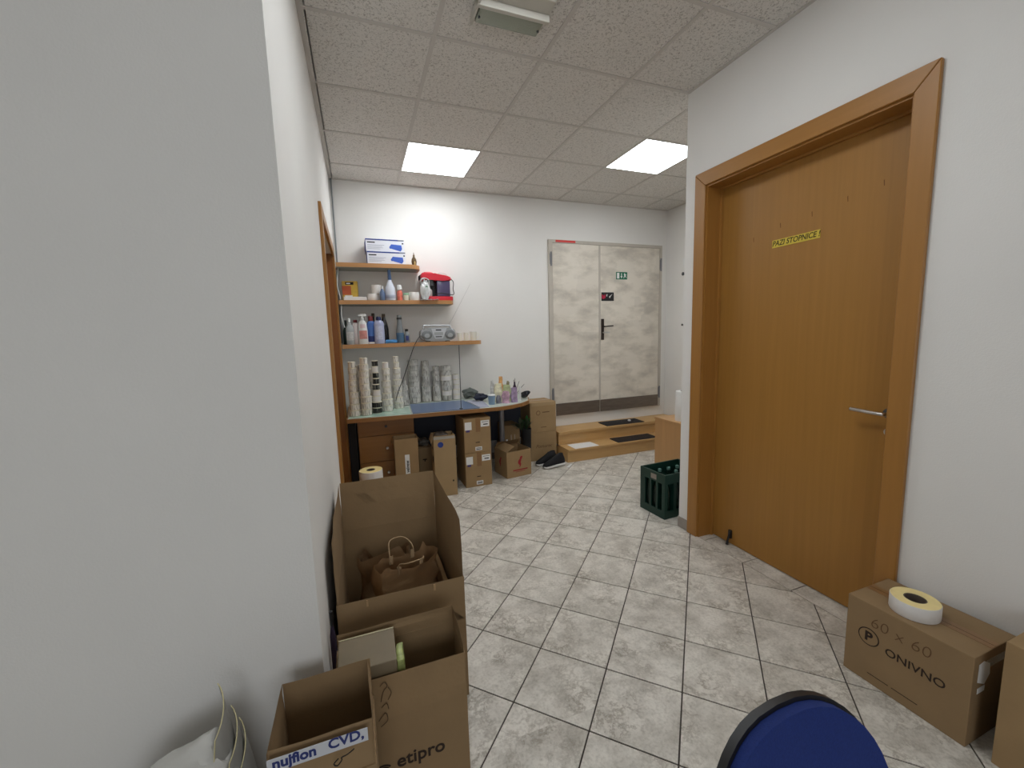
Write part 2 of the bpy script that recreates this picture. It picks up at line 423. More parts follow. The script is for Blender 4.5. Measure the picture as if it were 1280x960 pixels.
# ------------------------------------------------------------------ ceiling
bm = BM(); box(bm, XW-.1, XR+.1, YR-.1, YB+.1, HC+.05, HC+.15)
ceiling = struct('ceiling', bm, WALL)
PAN = {(0, 2): 'left', (3, 1): 'right', (0, -2): 'near'}
CR = [(XL+.004, XR, 0, YB), (XL+.004, XD, YP, 0), (XW, XD, YR, YP)]
tm = None
lo_x, hi_x = .573-.6*6, XR
for i in range(-6, 7):
    for j in range(-8, 4):
        x0, y0 = .573+.6*i, .6*j
        if (i, j) in PAN: continue
        for k, rg in enumerate(CR):
            a0, a1, b0, b1 = max(x0+.004, rg[0]), min(x0+.596, rg[1]), max(y0+.004 if y0 > rg[2]-.001 else rg[2], rg[2]), min(y0+.596 if y0+.6 < rg[3]+.001 else rg[3], rg[3])
            if a1-a0 < .02 or b1-b0 < .02: continue
            if abs(a1-a0-.592) < .001 and abs(b1-b0-.592) < .001 and tm:
                o = bpy.data.objects.new('ceiling_tile', tm); C.objects.link(o); o.parent = ceiling; o.location = (x0+.3, y0+.3, HC)
            else:
                cx, cy = x0+.3, y0+.3
                bm = BM(); box(bm, a0-cx, a1-cx, b0-cy, b1-cy, .002, .018)
                o = finish('ceiling_tile', bm, CEIL, ceiling); o.location = (cx, cy, HC)
                if abs(a1-a0-.592) < .001 and abs(b1-b0-.592) < .001: tm = o.data
def bar(*b):
    bm = BM(); box(bm, *b); finish('ceiling_grid_bar', bm, TBAR, ceiling)
for i in range(-6, 7):
    x = .573+.6*i
    if x < XW+.05 or x > XR-.05: continue
    for rg in CR:
        if rg[0]+.03 < x < rg[1]-.02: bar(x-.011, x+.011, rg[2], rg[3], HC-.0025, HC+.03)
for j in range(-8, 4):
    y = .6*j
    for rg in CR:
        if rg[2]-.001 <= y < rg[3]-.02 and rg[3]-y > .05: bar(rg[0], rg[1], y-.011, y+.011, HC-.002, HC+.03)
bar(XL, XL+.024, YP, YB, HC-.004, HC+.03); bar(XL, XR, YB-.02, YB, HC-.004, HC+.03)
bar(XD-.02, XD, YR, 0, HC-.004, HC+.03); bar(XR-.02, XR, .012, YB, HC-.004, HC+.03)

def led_panel(x, y, label, dirt=False):
    t = thing('ceiling_light_panel', label, 'ceiling light', (x, y, HC), 0, 'lit ceiling panels')
    m = bpy.data.materials.new('lit_diffuser'); m.use_nodes = True; nt = m.node_tree
    nt.nodes.remove(nt.nodes['Principled BSDF']); em = nt.nodes.new('ShaderNodeEmission')
    em.inputs[0].default_value = (.93, .97, 1, 1); em.inputs[1].default_value = PANEL
    nt.links.new(em.outputs[0], nt.nodes['Material Output'].inputs[0])
    bm = BM(); box(bm, -.288, .288, -.288, .288, -.001, .006); finish('diffuser', bm, m, t)
    bm = BM()
    for a in ((-.297,.297,-.297,-.288),(-.297,.297,.288,.297),(-.297,-.288,-.288,.288),(.288,.297,-.288,.288)): box(bm, *a, -.003, .014)
    finish('frame', bm, WPL, t)
    if dirt:
        bm = BM()
        for _ in range(60):
            px, py = random.uniform(-.22,.25), random.choice([random.uniform(.12,.25), random.uniform(-.26,.25)])
            r = random.uniform(.003,.011)
            n = 7; prism(bm, [(px+r*random.uniform(.6,1.3)*math.cos(2*PI*k/n), py+r*random.uniform(.6,1.3)*math.sin(2*PI*k/n)) for k in range(n)], -.0018, -.0011)
        m2 = mat('dirt_inside_diffuser', (150,165,190), .8, alpha=.16)
        finish('dirt_specks', bm, m2, t)['label'] = 'specks of dirt and dead insects on the diffuser'
led_panel(.873, 1.5, 'lit white square ceiling panel above the shelves, the clean one')
led_panel(2.673, .9, 'lit white square ceiling panel with dirt specks, near the wooden door wall', True)

led_panel(.873, -.9, 'added unseen fill light panel over the open boxes, nearest the camera')  # out-of-view panel, added as fill for the left wall and near floor

t = thing('emergency_light', 'small unlit rectangular emergency light fixture mounted on the ceiling tiles', 'ceiling light', (.885, -.31, HC))
bm = BM(); box(bm, -.175, .175, -.11, .11, -.022, -.0025, bev=.006); finish('base_plate', bm, mat('aged_white_fixture', (196,192,182), .5), t)
bm = BM(); box(bm, -.160, .160, -.008, .095, -.046, -.021, bev=.01); finish('lens', bm, mat('greenish_lens', (176,182,164), .2, trans=.25, bump=.5, bscale=60, stretch=(1,8,1)), t)
bm = BM(); box(bm, -.178, .178, -.030, -.008, -.054, -.020, bev=.004); finish('ridge', bm, MATS['aged_white_fixture'], t)
bm = BM(); box(bm, -.178, -.166, -.1, .11, -.05, -.021, bev=.004); finish('end_cap', bm, MATS['aged_white_fixture'], t)
for sx in (-.15, .15):
    bm = BM(); lathe(bm, [(.006,-.052),(.006,-.045)], 10, sx, .05); finish('screw', bm, DGREY, t)

# ------------------------------------------------------------------ right wooden door
bm = BM(); box(bm, LEAF, LEAF+.04, RD0+.012, RD1-.012, .006, RDZ-.012)
d1 = struct('door_1', bm, DOORW)
def part(name, m, parent, *boxes, bev=0, smooth=False):
    bm = BM()
    for b in boxes: box(bm, *b, bev=bev)
    return finish(name, bm, m, parent, smooth)
# jamb lining
part('jamb_lining', CASEW, d1, (XD-.004, LEAF+.045, RD1-.014, RD1, 0, RDZ), (XD-.004, LEAF+.045, RD0, RD0+.014, 0, RDZ))
part('jamb_lining', CASEH, d1, (XD-.004, LEAF+.045, RD0+.014, RD1-.014, RDZ-.014, RDZ))
part('door_stop_strip', CASEW, d1, (LEAF-.018, LEAF-.001, RD1-.026, RD1-.014, 0, RDZ-.014), (LEAF-.018, LEAF-.001, RD0+.014, RD0+.026, 0, RDZ-.014))
part('door_stop_strip', CASEH, d1, (LEAF-.018, LEAF-.001, RD0+.026, RD1-.026, RDZ-.026, RDZ-.014))
def casing(poly, m):
    bm = BM(); prism(bm, poly, XD-.02, XD-.0005, axis='x'); bmesh.ops.bevel(bm, geom=bm.edges[:], offset=.003, segments=1, affect='EDGES'); finish('casing', bm, m, d1)
OY0, OY1, OZ = -1.288, -.085, 2.425
casing([(RD1-.006,0),(OY1,0),(OY1,OZ),(RD1-.006,RDZ-.006)], CASEW)
casing([(OY0,0),(RD0+.006,0),(RD0+.006,RDZ-.006),(OY0,OZ)], CASEW)
casing([(RD0+.006,RDZ-.004),(RD1-.006,RDZ-.004),(OY1,OZ+.002),(OY0,OZ+.002)], CASEH)
bm = BM(); tube(bm, spline([(LEAF-.002,-1.15,1.035),(LEAF-.045,-1.15,1.035),(LEAF-.055,-1.138,1.036),(LEAF-.055,-1.02,1.042)], 5), .0085, 10)
h = finish('door_handle', bm, STEEL, d1, True)
bm = BM(); lathe(bm, [(.024,-.006),(.024,0)], 20, LEAF, -1.15, axis='x', cz=1.035); finish('rose', bm, DGREY, h, True)
bm = BM(); lathe(bm, [(.02,-.005),(.02,0)], 18, LEAF, -1.155, axis='x', cz=.948); box(bm, LEAF-.007, LEAF-.004, -1.158, -1.152, .935, .955, 1); finish('keyhole_plate', bm, [STEEL, BLACK], d1)
s = part('door_stopper', BLACK, d1, (LEAF-.014, LEAF-.0002, -.345, -.325, .045, .10))
bm = BM(); tube(bm, [(LEAF-.014,-.335,.075),(LEAF-.03,-.337,.03),(LEAF-.032,-.337,.006)], [.006,.007,.011], 10); finish('rubber_foot', bm, BLACK, s, True)
for y, z in ((-.415,1.962),(-.58,2.005),(-.75,2.02),(-.915,2.045),(-1.06,2.07)):
    bm = BM(); prism(bm, [(y-.002,z-.014),(y+.001,z-.013),(y+.0035,z+.010),(y,z+.014)], LEAF-.0006, LEAF, axis='x'); finish('dent', bm, mat('bare_dent', (112,72,34), .9), d1)
t = thing('warning_strip', 'yellow strip with dark capitals reading PAZI STOPNICE, stuck on the wooden door', 'sign', (LEAF-.0015, -.665, 1.91))
bm = BM(); box(bm, -.001, .0015, -.132, .128, -.021, .021); o = finish('strip', bm, mat('yellow_tape', (214,190,66), .5), t); t.rotation_euler = (math.radians(-0.5), 0, 0)
text('lettering', 'PAZI STOPNICE !', .040, mat('olive_ink', (74,62,14), .7), t, (-.0014, -.002, 0), FX, shear=.2, sx=.86, bold=.0008)

# ------------------------------------------------------------------ left door frame (seen almost edge on)
bm = BM(); box(bm, XL-.085, XL-.045, LDY0, LDY1, .004, LDZ-.01)
d2 = struct('door_2', bm, DOORW)
part('casing', CASEW, d2, (XL-.0005, XL+.017, LDY0-.075, LDY0+.004, 0, LDZ+.055), bev=.003)
part('casing', CASEH, d2, (XL-.0005, XL+.017, LDY0+.0045, LDY1+.055, LDZ-.015, LDZ+.055), bev=.003)
part('casing', CASEW, d2, (XL-.0005, XL+.017, LDY1-.01, LDY1+.055, 0, LDZ-.0155), bev=.003)
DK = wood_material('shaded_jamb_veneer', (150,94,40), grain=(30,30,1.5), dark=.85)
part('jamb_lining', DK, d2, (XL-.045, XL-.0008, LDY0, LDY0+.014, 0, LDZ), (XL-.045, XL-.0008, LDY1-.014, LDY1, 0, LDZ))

# ------------------------------------------------------------------ back double door
DX0, DXM, DX1, DZ0, DZ1 = 2.285, 2.925, 3.83, .575, 2.487
FRM = mat('frame_grey_beige_paint', (190,182,170), .6, var=.05, vscale=10)
bm = BM(); 
box(bm, DX0-.045, DX0, YB-.03, YB-.0005, .43, DZ1+.035); box(bm, DX1, DX1+.035, YB-.03, YB-.0005, .43, DZ1+.035); box(bm, DX0, DX1, YB-.03, YB-.0005, DZ1, DZ1+.035)
d3 = struct('door_3', bm, FRM)
part('door_leaf', painted_door_material('chipped_cream_paint_left', 3), d3, (DX0+.003, DXM-.004, YB-.026, YB-.001, .44, DZ1-.003), bev=.002)
part('door_leaf', painted_door_material('chipped_cream_paint_right', 8), d3, (DXM+.004, DX1-.003, YB-.026, YB-.001, .44, DZ1-.003), bev=.002)
part('overlap_strip', FRM, d3, (DXM-.012, DXM+.012, YB-.031, YB-.0265, DZ0, DZ1-.01), bev=.002)
part('kick_plate', KICK, d3, (DX0+.02, DXM-.006, YB-.033, YB-.0265, .435, .585), bev=.001)
part('kick_plate', KICK, d3, (DXM+.006, DX1-.006, YB-.033, YB-.0265, .435, .585), bev=.001)
k = part('handle_plate', mat('dark_bronze', (58,48,42), .4, metal=.5), d3, (2.945, 2.985, YB-.034, YB-.0265, 1.34, 1.60), bev=.003)
bm = BM(); tube(bm, spline([(2.967,YB-.034,1.505),(2.967,YB-.07,1.505),(2.985,YB-.075,1.505),(3.09,YB-.075,1.512)], 5), .008, 8); finish('door_handle', bm, MATS['dark_bronze'], k, True)
bm = BM(); tube(bm, [(2.967,YB-.034,1.43),(2.967,YB-.06,1.43)], .009, 8); box(bm, 2.96, 3.05, YB-.063, YB-.058, 1.422, 1.44); finish('key', bm, STEEL, k)
for x, z in ((DX0-.02,2.3),(DX1+.012,2.28),(DX1+.012,.62),(DX0-.02,.7)):
    bm = BM(); tube(bm, [(x,YB-.04,z-.08),(x,YB-.04,z+.08)], .010, 8); box(bm, x-.014, x+.014, YB-.036, YB-.0305, z-.06, z+.06); hh = finish('hinge', bm, GREYM, d3)
part('red_strip', mat('red_tape', (208,52,44), .5), d3, (2.33, 2.59, YB-.034, YB-.0305, 2.494, 2.518))['label'] = 'red tape strip on the frame head'
sg = thing('exit_sign', 'small green running man exit sign stuck on the cream door', 'sign', (3.245, YB-.0275, 2.13))
part('plate', mat('exit_green', (0,104,74), .4), sg, (-.082,.082,-.0015,.001,-.045,.045))
bm = BM(); prism(bm, [(-.07,-.035),(-.035,-.035),(-.035,.035),(-.07,.035)], -.0025, -.0016, axis='y'); finish('doorway_symbol', bm, WHITE, sg)
bm = BM(); prism(bm, [(-.008,.03),(.003,.03),(.003,-.005),(.014,-.005),(-.002,-.033),(-.02,-.005),(-.008,-.005)], -.0025, -.0016, axis='y'); finish('arrow_symbol', bm, WHITE, sg)
bm = BM(); prism(bm, [(.03,.02),(.045,.035),(.052,.02),(.07,.012),(.055,.005),(.062,-.012),(.075,-.03),(.055,-.015),(.045,-.005),(.035,-.03),(.026,-.03),(.038,.005)], -.0025, -.0016, axis='y'); finish('runner_symbol', bm, WHITE, sg)
sg = thing('black_sticker', 'black sticker with red and white marks below the exit sign', 'sticker', (3.04, YB-.0275, 1.872))
part('plate', BLACK, sg, (-.09,.09,-.0015,.001,-.052,.052))
bm = BM(); prism(bm, [(-.085,.03),(-.05,.01),(-.035,.035),(-.03,-.01),(-.06,-.03),(-.085,-.02)], -.0025, -.0016, axis='y'); finish('red_mark', bm, mat('magenta_red', (176,22,60), .5), sg)
bm = BM(); prism(bm, [(.02,.0),(.07,.035),(.04,.0),(.03,-.02)], -.0025, -.0016, axis='y'); prism(bm, [(-.02,.01),(-.012,.03),(-.005,.03),(-.01,.0)], -.0025, -.0016, axis='y'); finish('white_mark', bm, WHITE, sg)

# wall hooks in the alcove
for z, lab in ((2.13,'dark round wall knob in alcove, upper one under white tag'), (1.50,'small dark wall knob in alcove, lower one')):
    t = thing('coat_hook', lab, 'hook', (XR, 1.875, z)); bm = BM(); lathe(bm, [(.012,-.018),(.022,-.014),(.018,0)] if z > 2 else [(.01,-.012),(.014,-.01),(.012,0)], 12, axis='x'); finish('knob', bm, DGREY, t, True)
bm = BM(); prism(bm, [(-.05,.06),(.03,.07),(.02,0),(-.03,-.07),(-.015,.01)], -.004, 0, axis='x'); crumple(bm, .004, 20)
tag(finish('paper_tag', bm, WHITE, None, loc=(XR-.004, 1.86, 2.25)), 'white scrap of paper hanging on the alcove wall', 'paper')

# ------------------------------------------------------------------ steps, mats, paper, cabinet, crate
t = thing('wooden_steps', 'two broad beech steps leading up to the cream double door', 'steps', (2.2, 1.66, 0))
W = XR-.012-2.2
part('riser', STEPW, t, (.012, W, .010, .025, 0, .128)); part('riser', STEPW, t, (.0, W, .235, .25, .1505, .268))
part('tread', STEPW, t, (0, W, -.012, .234, .128, .150), bev=.003); part('tread', STEPW, t, (-.0, W, .215, YB-1.66-.001, .2685, .300), bev=.003)
part('side_panel', STEPW, t, (.0, .012, .010, .514, 0, .1275)); part('side_panel', STEPW, t, (.0, .012, .2505, .514, .1505, .268))
MATB = mat('black_rubber_mat', (22,20,24), .7, bump=.6, bscale=150)
bm = BM(); prism(bm, [(2.86,1.895),(3.4,1.885),(3.41,2.10),(2.87,2.11)], .3002, .308); tag(finish('step_mat', bm, MATB), 'black rubber mat on the upper step', 'mat')
bm = BM(); prism(bm, [(2.86,1.665),(3.42,1.66),(3.42,1.85),(2.87,1.855)], .1502, .158); tag(finish('step_mat', bm, MATB), 'black rubber mat on the lower step', 'mat')
bm = BM(); prism(bm, [(2.29,1.658),(2.60,1.665),(2.585,1.84),(2.285,1.85)], .1502, .153); tag(finish('paper_sheet', bm, WHITE), 'white paper sheets lying on the lower step', 'paper')
bm = BM(); prism(bm, [(2.10,1.53),(2.135,1.52),(2.22,1.605),(2.205,1.62)], .001, .003); tag(finish('paper_scrap', bm, WHITE), 'small white paper scrap on floor by the shoes', 'paper')
t = thing('panel_cap', 'small white round cap on the upper black step mat', 'cap', (3.25, 1.99, .3082)); bm = BM(); lathe(bm, [(.018,0),(.02,.012),(.012,.018),(0,.019)], 12); finish('cap', bm, WPL, t, True)

t = thing('low_cabinet', 'low plain beech cabinet standing behind the wall corner', 'cabinet', (2.85, .12, 0))
part('body', CABW, t, (0, .65, 0, .905, .0, .556), bev=.002); part('top_panel', CABW, t, (-.004, .655, -.004, .91, .5565, .576), bev=.002)
part('door', CABW, t, (.01, .32, -.018, -.0005, .02, .55), (.33, .64, -.018, -.0005, .02, .55))
t = thing('paper_towel_roll', 'tall white paper roll standing on the low cabinet', 'paper roll', (2.955, .775, .5762))
bm = BM(); lathe(bm, [(.02,0),(.06,0),(.062,.01),(.062,.27),(.058,.285),(.02,.285)], 28, closed=True); finish('paper', bm, WHITE, t, True)
bm = BM(); lathe(bm, [(.017,.001),(.0195,.001),(.0195,.286),(.017,.286)], 16, closed=True); finish('core', bm, CORE, t, True)
part('coaster', WPL, thing('white_dish', 'white flat dish by the paper roll on the cabinet edge', 'dish', (2.90, .66, .5762)), (-.025,.03,-.02,.03,0,.008), bev=.003)

# bottle crate
t = thing('bottle_crate', 'dark green plastic bottle crate by the wall corner', 'crate', (2.20, .125, 0), math.radians(3))
cw, cd, ch = .40, .27, .35
bm = BM()
box(bm, 0, cw, 0, cd, .0, .02)
for (a, b, c, d) in ((0,cw,0,.012),(0,cw,cd-.012,cd),(0,.012,.0121,cd-.0121),(cw-.012,cw,.0121,cd-.0121)):
    box(bm, a, b, c, d, .0201, .06); box(bm, a, b, c, d, ch-.075, ch)
nx = [0,.09,.19,.28,cw-.028]
box(bm, 0, cw, cd-.012, cd, .0601, ch-.0751)
for y0, y1 in ((0,.012),):
    for x in nx: box(bm, x, x+.028, y0, y1, .0601, ch-.0751)
box(bm, cw-.012, cw, .0121, cd-.0121, .0601, ch-.0751)
for x0, x1 in ((0,.012),):
    for y in (0.0121, .075, .145, .215, cd-.0321): box(bm, x0, x1, y, y+.02, .0601, ch-.0751)
finish('crate_body', bm, GREEN, t)
bm = BM()
for i in range(1, 4): box(bm, cw*i/4-.001, cw*i/4+.001, .013, cd-.013, .021, .27)
for j in range(1, 3): box(bm, .013, cw-.013, cd*j/3-.001, cd*j/3+.001, .021, .268)
finish('divider', bm, GREEN, t)
part('label_plate', mat('pale_crate_label', (150,140,130), .6), t, (-.0012, -.0003, .09, .15, ch-.06, ch-.02))
ct, sn = math.cos(math.radians(3)), math.sin(math.radians(3))
bot = None; pos = ['back','middle','front']
caps = {0:(170,190,180),1:(120,150,140),2:(190,200,196)}
k = 0
for i in range(4):
    for j in range(3):
        if (i, j) in ((1,1),(3,0)): continue
        lx, ly = .012+(cw-.024)*(i+.5)/4, .012+(cd-.024)*(j+.5)/3
        r_ = thing('bottle', 'glass bottle in green crate, %s row, %s from the left' % (['front','middle','back'][j], ['first','second','third','fourth'][i]), 'bottle',
                   (2.20+ct*lx-sn*ly, .125+sn*lx+ct*ly, .0205), 0, 'bottles in the green crate')
        if bot is None:
            bm = BM(); lathe(bm, [(0,0),(.032,0),(.034,.01),(.034,.18),(.028,.215),(.014,.25),(.013,.285)], 16); bot = finish('glass', bm, BGLASS, r_, True)
            bm = BM(); lathe(bm, [(.0145,.272),(.0155,.29),(.012,.296),(0,.296)], 12); cap0 = finish('cap', bm, mat('pale_bottle_cap', (92,128,118), .4), r_, True)
        else:
            for s_ in (bot, cap0):
                c = s_.copy(); C.objects.link(c); c.parent = r_

# ------------------------------------------------------------------ desk
def poly_thing(name, label, cat, pts, z0, z1, mats, parent=None):
    bm = BM(); prism(bm, pts, z0, z1); o = finish(name, bm, mats, parent)
    if not parent: tag(o, label, cat)
    return o
DT = .757
desk = thing('desk', 'long wooden desk along the back wall under the shelves', 'desk', (0,0,0))
outer = [(-.04,1.455),(.3,1.43),(1.05,1.395),(1.32,1.385),(1.46,1.42),(1.60,1.49),(1.72,1.60),(1.80,1.80),(1.82,YB-.002),(-.04,YB-.002)]
bm = BM(); prism(bm, outer, DT-.036, DT-.002); finish('desktop_board', bm, DESKW, desk)
def inset(pts, d):
    cx = sum(p[0] for p in pts)/len(pts); cy = sum(p[1] for p in pts)/len(pts)
    return [(x+(d if x < cx else -d), y+(d if y < cy else 0)) for x, y in pts]
bm = BM(); prism(bm, inset(outer, .012), DT-.0019, DT); finish('desktop_surface', bm, mat('pale_green_grey_laminate', (186,194,184), .35), desk)
part('back_panel', mat('navy_panel', (38,42,56), .6), desk, (.56, 1.80, 2.06, 2.075, .25, DT-.0365))
part('side_panel', BLACKM, desk, (-.04, .028, 1.62, 2.10, 0, DT-.0365))  # black sheet standing in for the shaded gap between wall and drawers
bm = BM(); tube(bm, [(1.478,1.80,0),(1.478,1.80,DT-.037)], .028, 16); finish('leg', bm, GREYM, desk, True)
bm = BM(); tube(bm, [(1.76,2.10,0),(1.76,2.10,DT-.037)], .028, 16); finish('leg', bm, GREYM, desk, True)
t = thing('drawer_unit', 'wooden three drawer pedestal under the left end of the desk', 'drawers', (.04, 1.63, 0))
part('body', DESKW, t, (0, .5, 0, .44, .03, .72), bev=.001)
for z0, z1, kz, km in ((.556,.715,.635,DGREY),(.308,.550,.43,STEEL),(.04,.302,.2,STEEL)):
    d = part('drawer', DESKW, t, (.004, .496, -.018, -.0005, z0, z1), bev=.0015)
    bm = BM(); lathe(bm, [(.006,-.018),(.006,-.028),(.013,-.034),(.011,-.042),(0,-.043)], 14, .245, 0, axis='y', cz=kz); finish('knob', bm, km, d, True)
part('plinth', BLACKM, t, (.01, .49, .02, .42, 0, .03))

poly_thing('glass_desk_pad', 'pale green glass pad on the left end of the desk', 'desk pad', [(-.02,1.475),(.50,1.45),(.52,1.82),(-.02,1.84)], DT+.0002, DT+.005, mat('pale_green_glass', (176,206,190), .12, coat=.3))
poly_thing('blue_desk_mat', 'large blue grey mat lying on the middle of the desk', 'desk mat', [(.515,1.44),(1.13,1.405),(1.10,1.93),(.55,1.95)], DT+.0002, DT+.006, mat('blue_grey_vinyl', (92,112,146), .28))
poly_thing('clear_folder', 'pale lilac plastic folder on desk beside the blue mat', 'folder', [(1.14,1.43),(1.23,1.425),(1.28,1.86),(1.12,1.88)], DT+.0002, DT+.008, mat('pale_lilac_plastic', (190,192,210), .25))

# ------------------------------------------------------------------ label roll stacks on the desk
ORD = ['bottom','second','third','fourth','fifth','sixth','seventh','eighth','ninth','tenth']
def ring(bm, ro, ri, h):
    lathe(bm, [(ri,0),(ro-.0025,0),(ro+.0005,.003),(ro-.0005,h*.5),(ro+.001,h-.006),(ro+.001,h-.0015),(ro-.001,h),(ri,h),(ri,h*.5)], 20, mi=[1,1,0,0,1,1,1,2,2], closed=True)
rollmesh = {}
def stack(x, y, desc, rs, h, group):
    z = DT + .0052
    for k, (r, kind) in enumerate(rs):
        r += random.choice((-.003, 0, .003)); key = (round(r,4), kind, h)
        o_name = 'label_roll'
        if key not in rollmesh:
            bm = BM(); ring(bm, r, r*.45, h-.0012)
            side = {'w': RSIDE, 'g': RSIDEG, 'd': RDARK, 'p': RSIDEP}[kind]
            o = finish(o_name, bm, [side, CREAM2 if kind != 'g' else RSIDEG, CORE], None, True); rollmesh[key] = o.data
        else:
            o = bpy.data.objects.new(o_name, rollmesh[key]); C.objects.link(o)
        jx, jy = random.uniform(-.0035,.0035), random.uniform(-.0035,.0035)
        o.location = (x+jx, y+jy, z); o.rotation_euler = (0,0,random.uniform(0,6))
        col = {'w':'white','g':'grey','d':'black','p':'plain'}[kind]
        pos_ = 'top' if k == len(rs)-1 else ORD[k] + (' from the bottom' if k else '')
        tag(o, '%s label roll, %s of %s' % (col, pos_ if pos_ in ('top','bottom') else pos_, desc), 'label roll', group)
        z += h
def taper(n, a, b, kinds='w'):
    return [(a+(b-a)*k/(n-1), kinds[k % len(kinds)]) for k in range(n)]
g = 'label roll stacks on the desk'
stack(.030, 1.585, 'the leftmost front stack', [(.050,'w'),(.045,'w'),(.042,'w'),(.042,'w'),(.034,'w'),(.034,'w'),(.034,'w'),(.033,'w'),(.026,'w')], .0535, g)
stack(.128, 1.575, 'the front stack second from left', [(.047,'w'),(.046,'w'),(.045,'w'),(.044,'w'),(.038,'w'),(.038,'w'),(.037,'w'),(.035,'w'),(.029,'w')], .0570, g)
stack(.225, 1.625, 'the front stack with black rolls', [(.043,'d'),(.042,'d'),(.038,'p'),(.037,'p'),(.031,'d'),(.029,'d'),(.027,'d'),(.028,'p'),(.027,'d')], .0535, g)
stack(.318, 1.70, 'the stack right of the black rolls', [(.050,'w'),(.050,'w'),(.047,'w'),(.040,'w'),(.040,'w'),(.035,'w'),(.034,'w'),(.024,'p')], .0570, g)
stack(.425, 1.80, 'the tapering stack behind the black cord', [(.046,'w'),(.045,'w'),(.043,'w'),(.042,'w'),(.040,'w'),(.036,'w'),(.033,'w'),(.026,'w'),(.021,'w')], .0560, g)
stack(.085, 1.72, 'the rear stack behind the leftmost pair', taper(8,.038,.034,'g'), .0550, g)
stack(.205, 1.76, 'the rear stack left of the black rolls', taper(7,.038,.028,'w'), .0570, g)
stack(.500, 1.965, 'the short stack at the pad corner', taper(5,.045,.030,'g'), .0500, g)
stack(.615, 2.06, 'the thick grey rear stack left of centre', taper(8,.064,.050,'g'), .0560, g)
stack(.738, 2.07, 'the second grey rear stack', taper(8,.052,.038,'g'), .0540, g)
stack(.848, 2.06, 'the slim grey rear stack', taper(7,.046,.036,'g'), .0530, g)
stack(.952, 2.05, 'the grey rear stack right of centre', taper(7,.053,.056,'gpg'), .0530, g)
stack(1.062, 2.07, 'the last slim rear stack on the right', taper(5,.042,.030,'p'), .0540, g)

# rod, clutter on the right end of the desk
bm = BM(); tube(bm, [(.96,1.436,DT+.0065),(.965,1.436,1.36)], .0035, 8); lathe(bm, [(.018,0),(.018,.004),(.005,.01)], 14, .96, 1.436, cz=DT+.0065)
tag(finish('thin_rod', bm, DGREY, None, True), 'thin dark upright rod standing on the front edge of the desk', 'rod')
def blob(name, m, loc, size, amp, seed, label=None, cat=None, parent=None, sub=3, sc=9, rot=None, group=None):
    bm = BM(); bmesh.ops.create_icosphere(bm, subdivisions=sub, radius=1)
    for v in bm.verts:
        n = noise.noise(v.co*1.6+Vector((seed,seed*2,1)))*amp*6 + noise.noise(v.co*4+Vector((seed,1,seed)))*amp*3
        v.co *= 1+n; v.co.x *= size[0]; v.co.y *= size[1]; v.co.z *= size[2]
    mz = min(v.co.z for v in bm.verts)
    for v in bm.verts: v.co.z = max(v.co.z-mz, 0) if not parent else v.co.z
    o = finish(name, bm, m, parent, True, loc, rot)
    if label: tag(o, label, cat, group)
    return o
blob('black_cloth', mat('dark_navy_cloth', (32,38,56), .8), (1.255,1.80,DT+.0085), (.075,.06,.035), .06, 3, 'crumpled dark navy cloth at the back of the desk', 'cloth')
blob('grey_cable_bundle', mat('grey_green_plastic', (92,98,94), .6), (1.20,2.03,DT+.0002), (.08,.05,.05), .09, 5, 'tangled dark grey bundle beside the last roll stack', 'bundle')
t = thing('blue_cup', 'translucent pale blue cup standing on the desk by the coloured bags', 'cup', (1.30,1.56,DT+.0002))
bm = BM(); lathe(bm, [(0,.002),(.028,.002),(.036,.095),(.038,.095),(.030,0),(0,0)], 20); finish('cup', bm, mat('pale_blue_plastic', (140,168,196), .3, trans=.2), t, True)
bm = BM(); lathe(bm, [(.0385,.088),(.040,.095),(.037,.098)], 20); finish('rim', bm, WPL, t, True)
cols = [('pinkish', (196,160,180)), ('pale green', (186,196,150)), ('cream', (230,220,190)), ('lilac', (160,140,170)), ('grey', (120,120,128)), ('orange', (236,170,104)), ('silver white', (206,206,204)), ('olive', (130,126,96))]
spots = [(1.455,1.575,.0,.042,.12),(1.50,1.665,.0,.042,.17),(1.41,1.675,.0,.042,.19),(1.545,1.575,.0,.036,.15),(1.385,1.59,.0,.03,.08),(1.47,1.765,.0,.04,.25),(1.385,1.79,.0,.045,.21),(1.555,1.77,.0,.038,.19)]
for k, ((cn, rgb), (x, y, z, w, h)) in enumerate(zip(cols, spots)):
    bm = BM(); n = 10
    # a packet: soft rectangular pouch, gathered at the top
    rings = []
    for q in range(8):
        tt = q/7; f = (1-.12*max(0,tt-.6)/.4); dd = (.5*(1-tt)+.22)
        rings.append([(w*f*math.copysign(abs(math.cos(a))**.6, math.cos(a)), w*dd*math.copysign(abs(math.sin(a))**.6, math.sin(a)), h*tt) for a in [2*PI*i/16 for i in range(16)]])
    vv = [[bm.verts.new(p) for p in r] for r in rings]
    for a, b in zip(vv, vv[1:]):
        for i in range(16): bm.faces.new([a[i], a[(i+1)%16], b[(i+1)%16], b[i]])
    bm.faces.new(vv[0][::-1]); bm.faces.new(vv[-1])
    for v in bm.verts:
        if v.co.z > .01: v.co += .010*Vector((noise.noise(v.co*22+Vector((k,0,0))), noise.noise(v.co*22+Vector((0,k,5))), noise.noise(v.co*22+Vector((k,3,0)))))
    o = finish('packet', bm, mat('packet_'+cn.replace(' ','_'), rgb, .45, var=.35, vscale=30), None, True, (x,y,DT+.0002), (0,0,k*.35-.9))
    tag(o, '%s crinkled foil packet standing in the pile on the desk end' % cn, 'packet', 'packets piled on the right end of the desk')
t = thing('dark_bottle', 'slim dark purple bottle at the right edge of the packet pile', 'bottle', (1.585,1.66,DT+.0002))
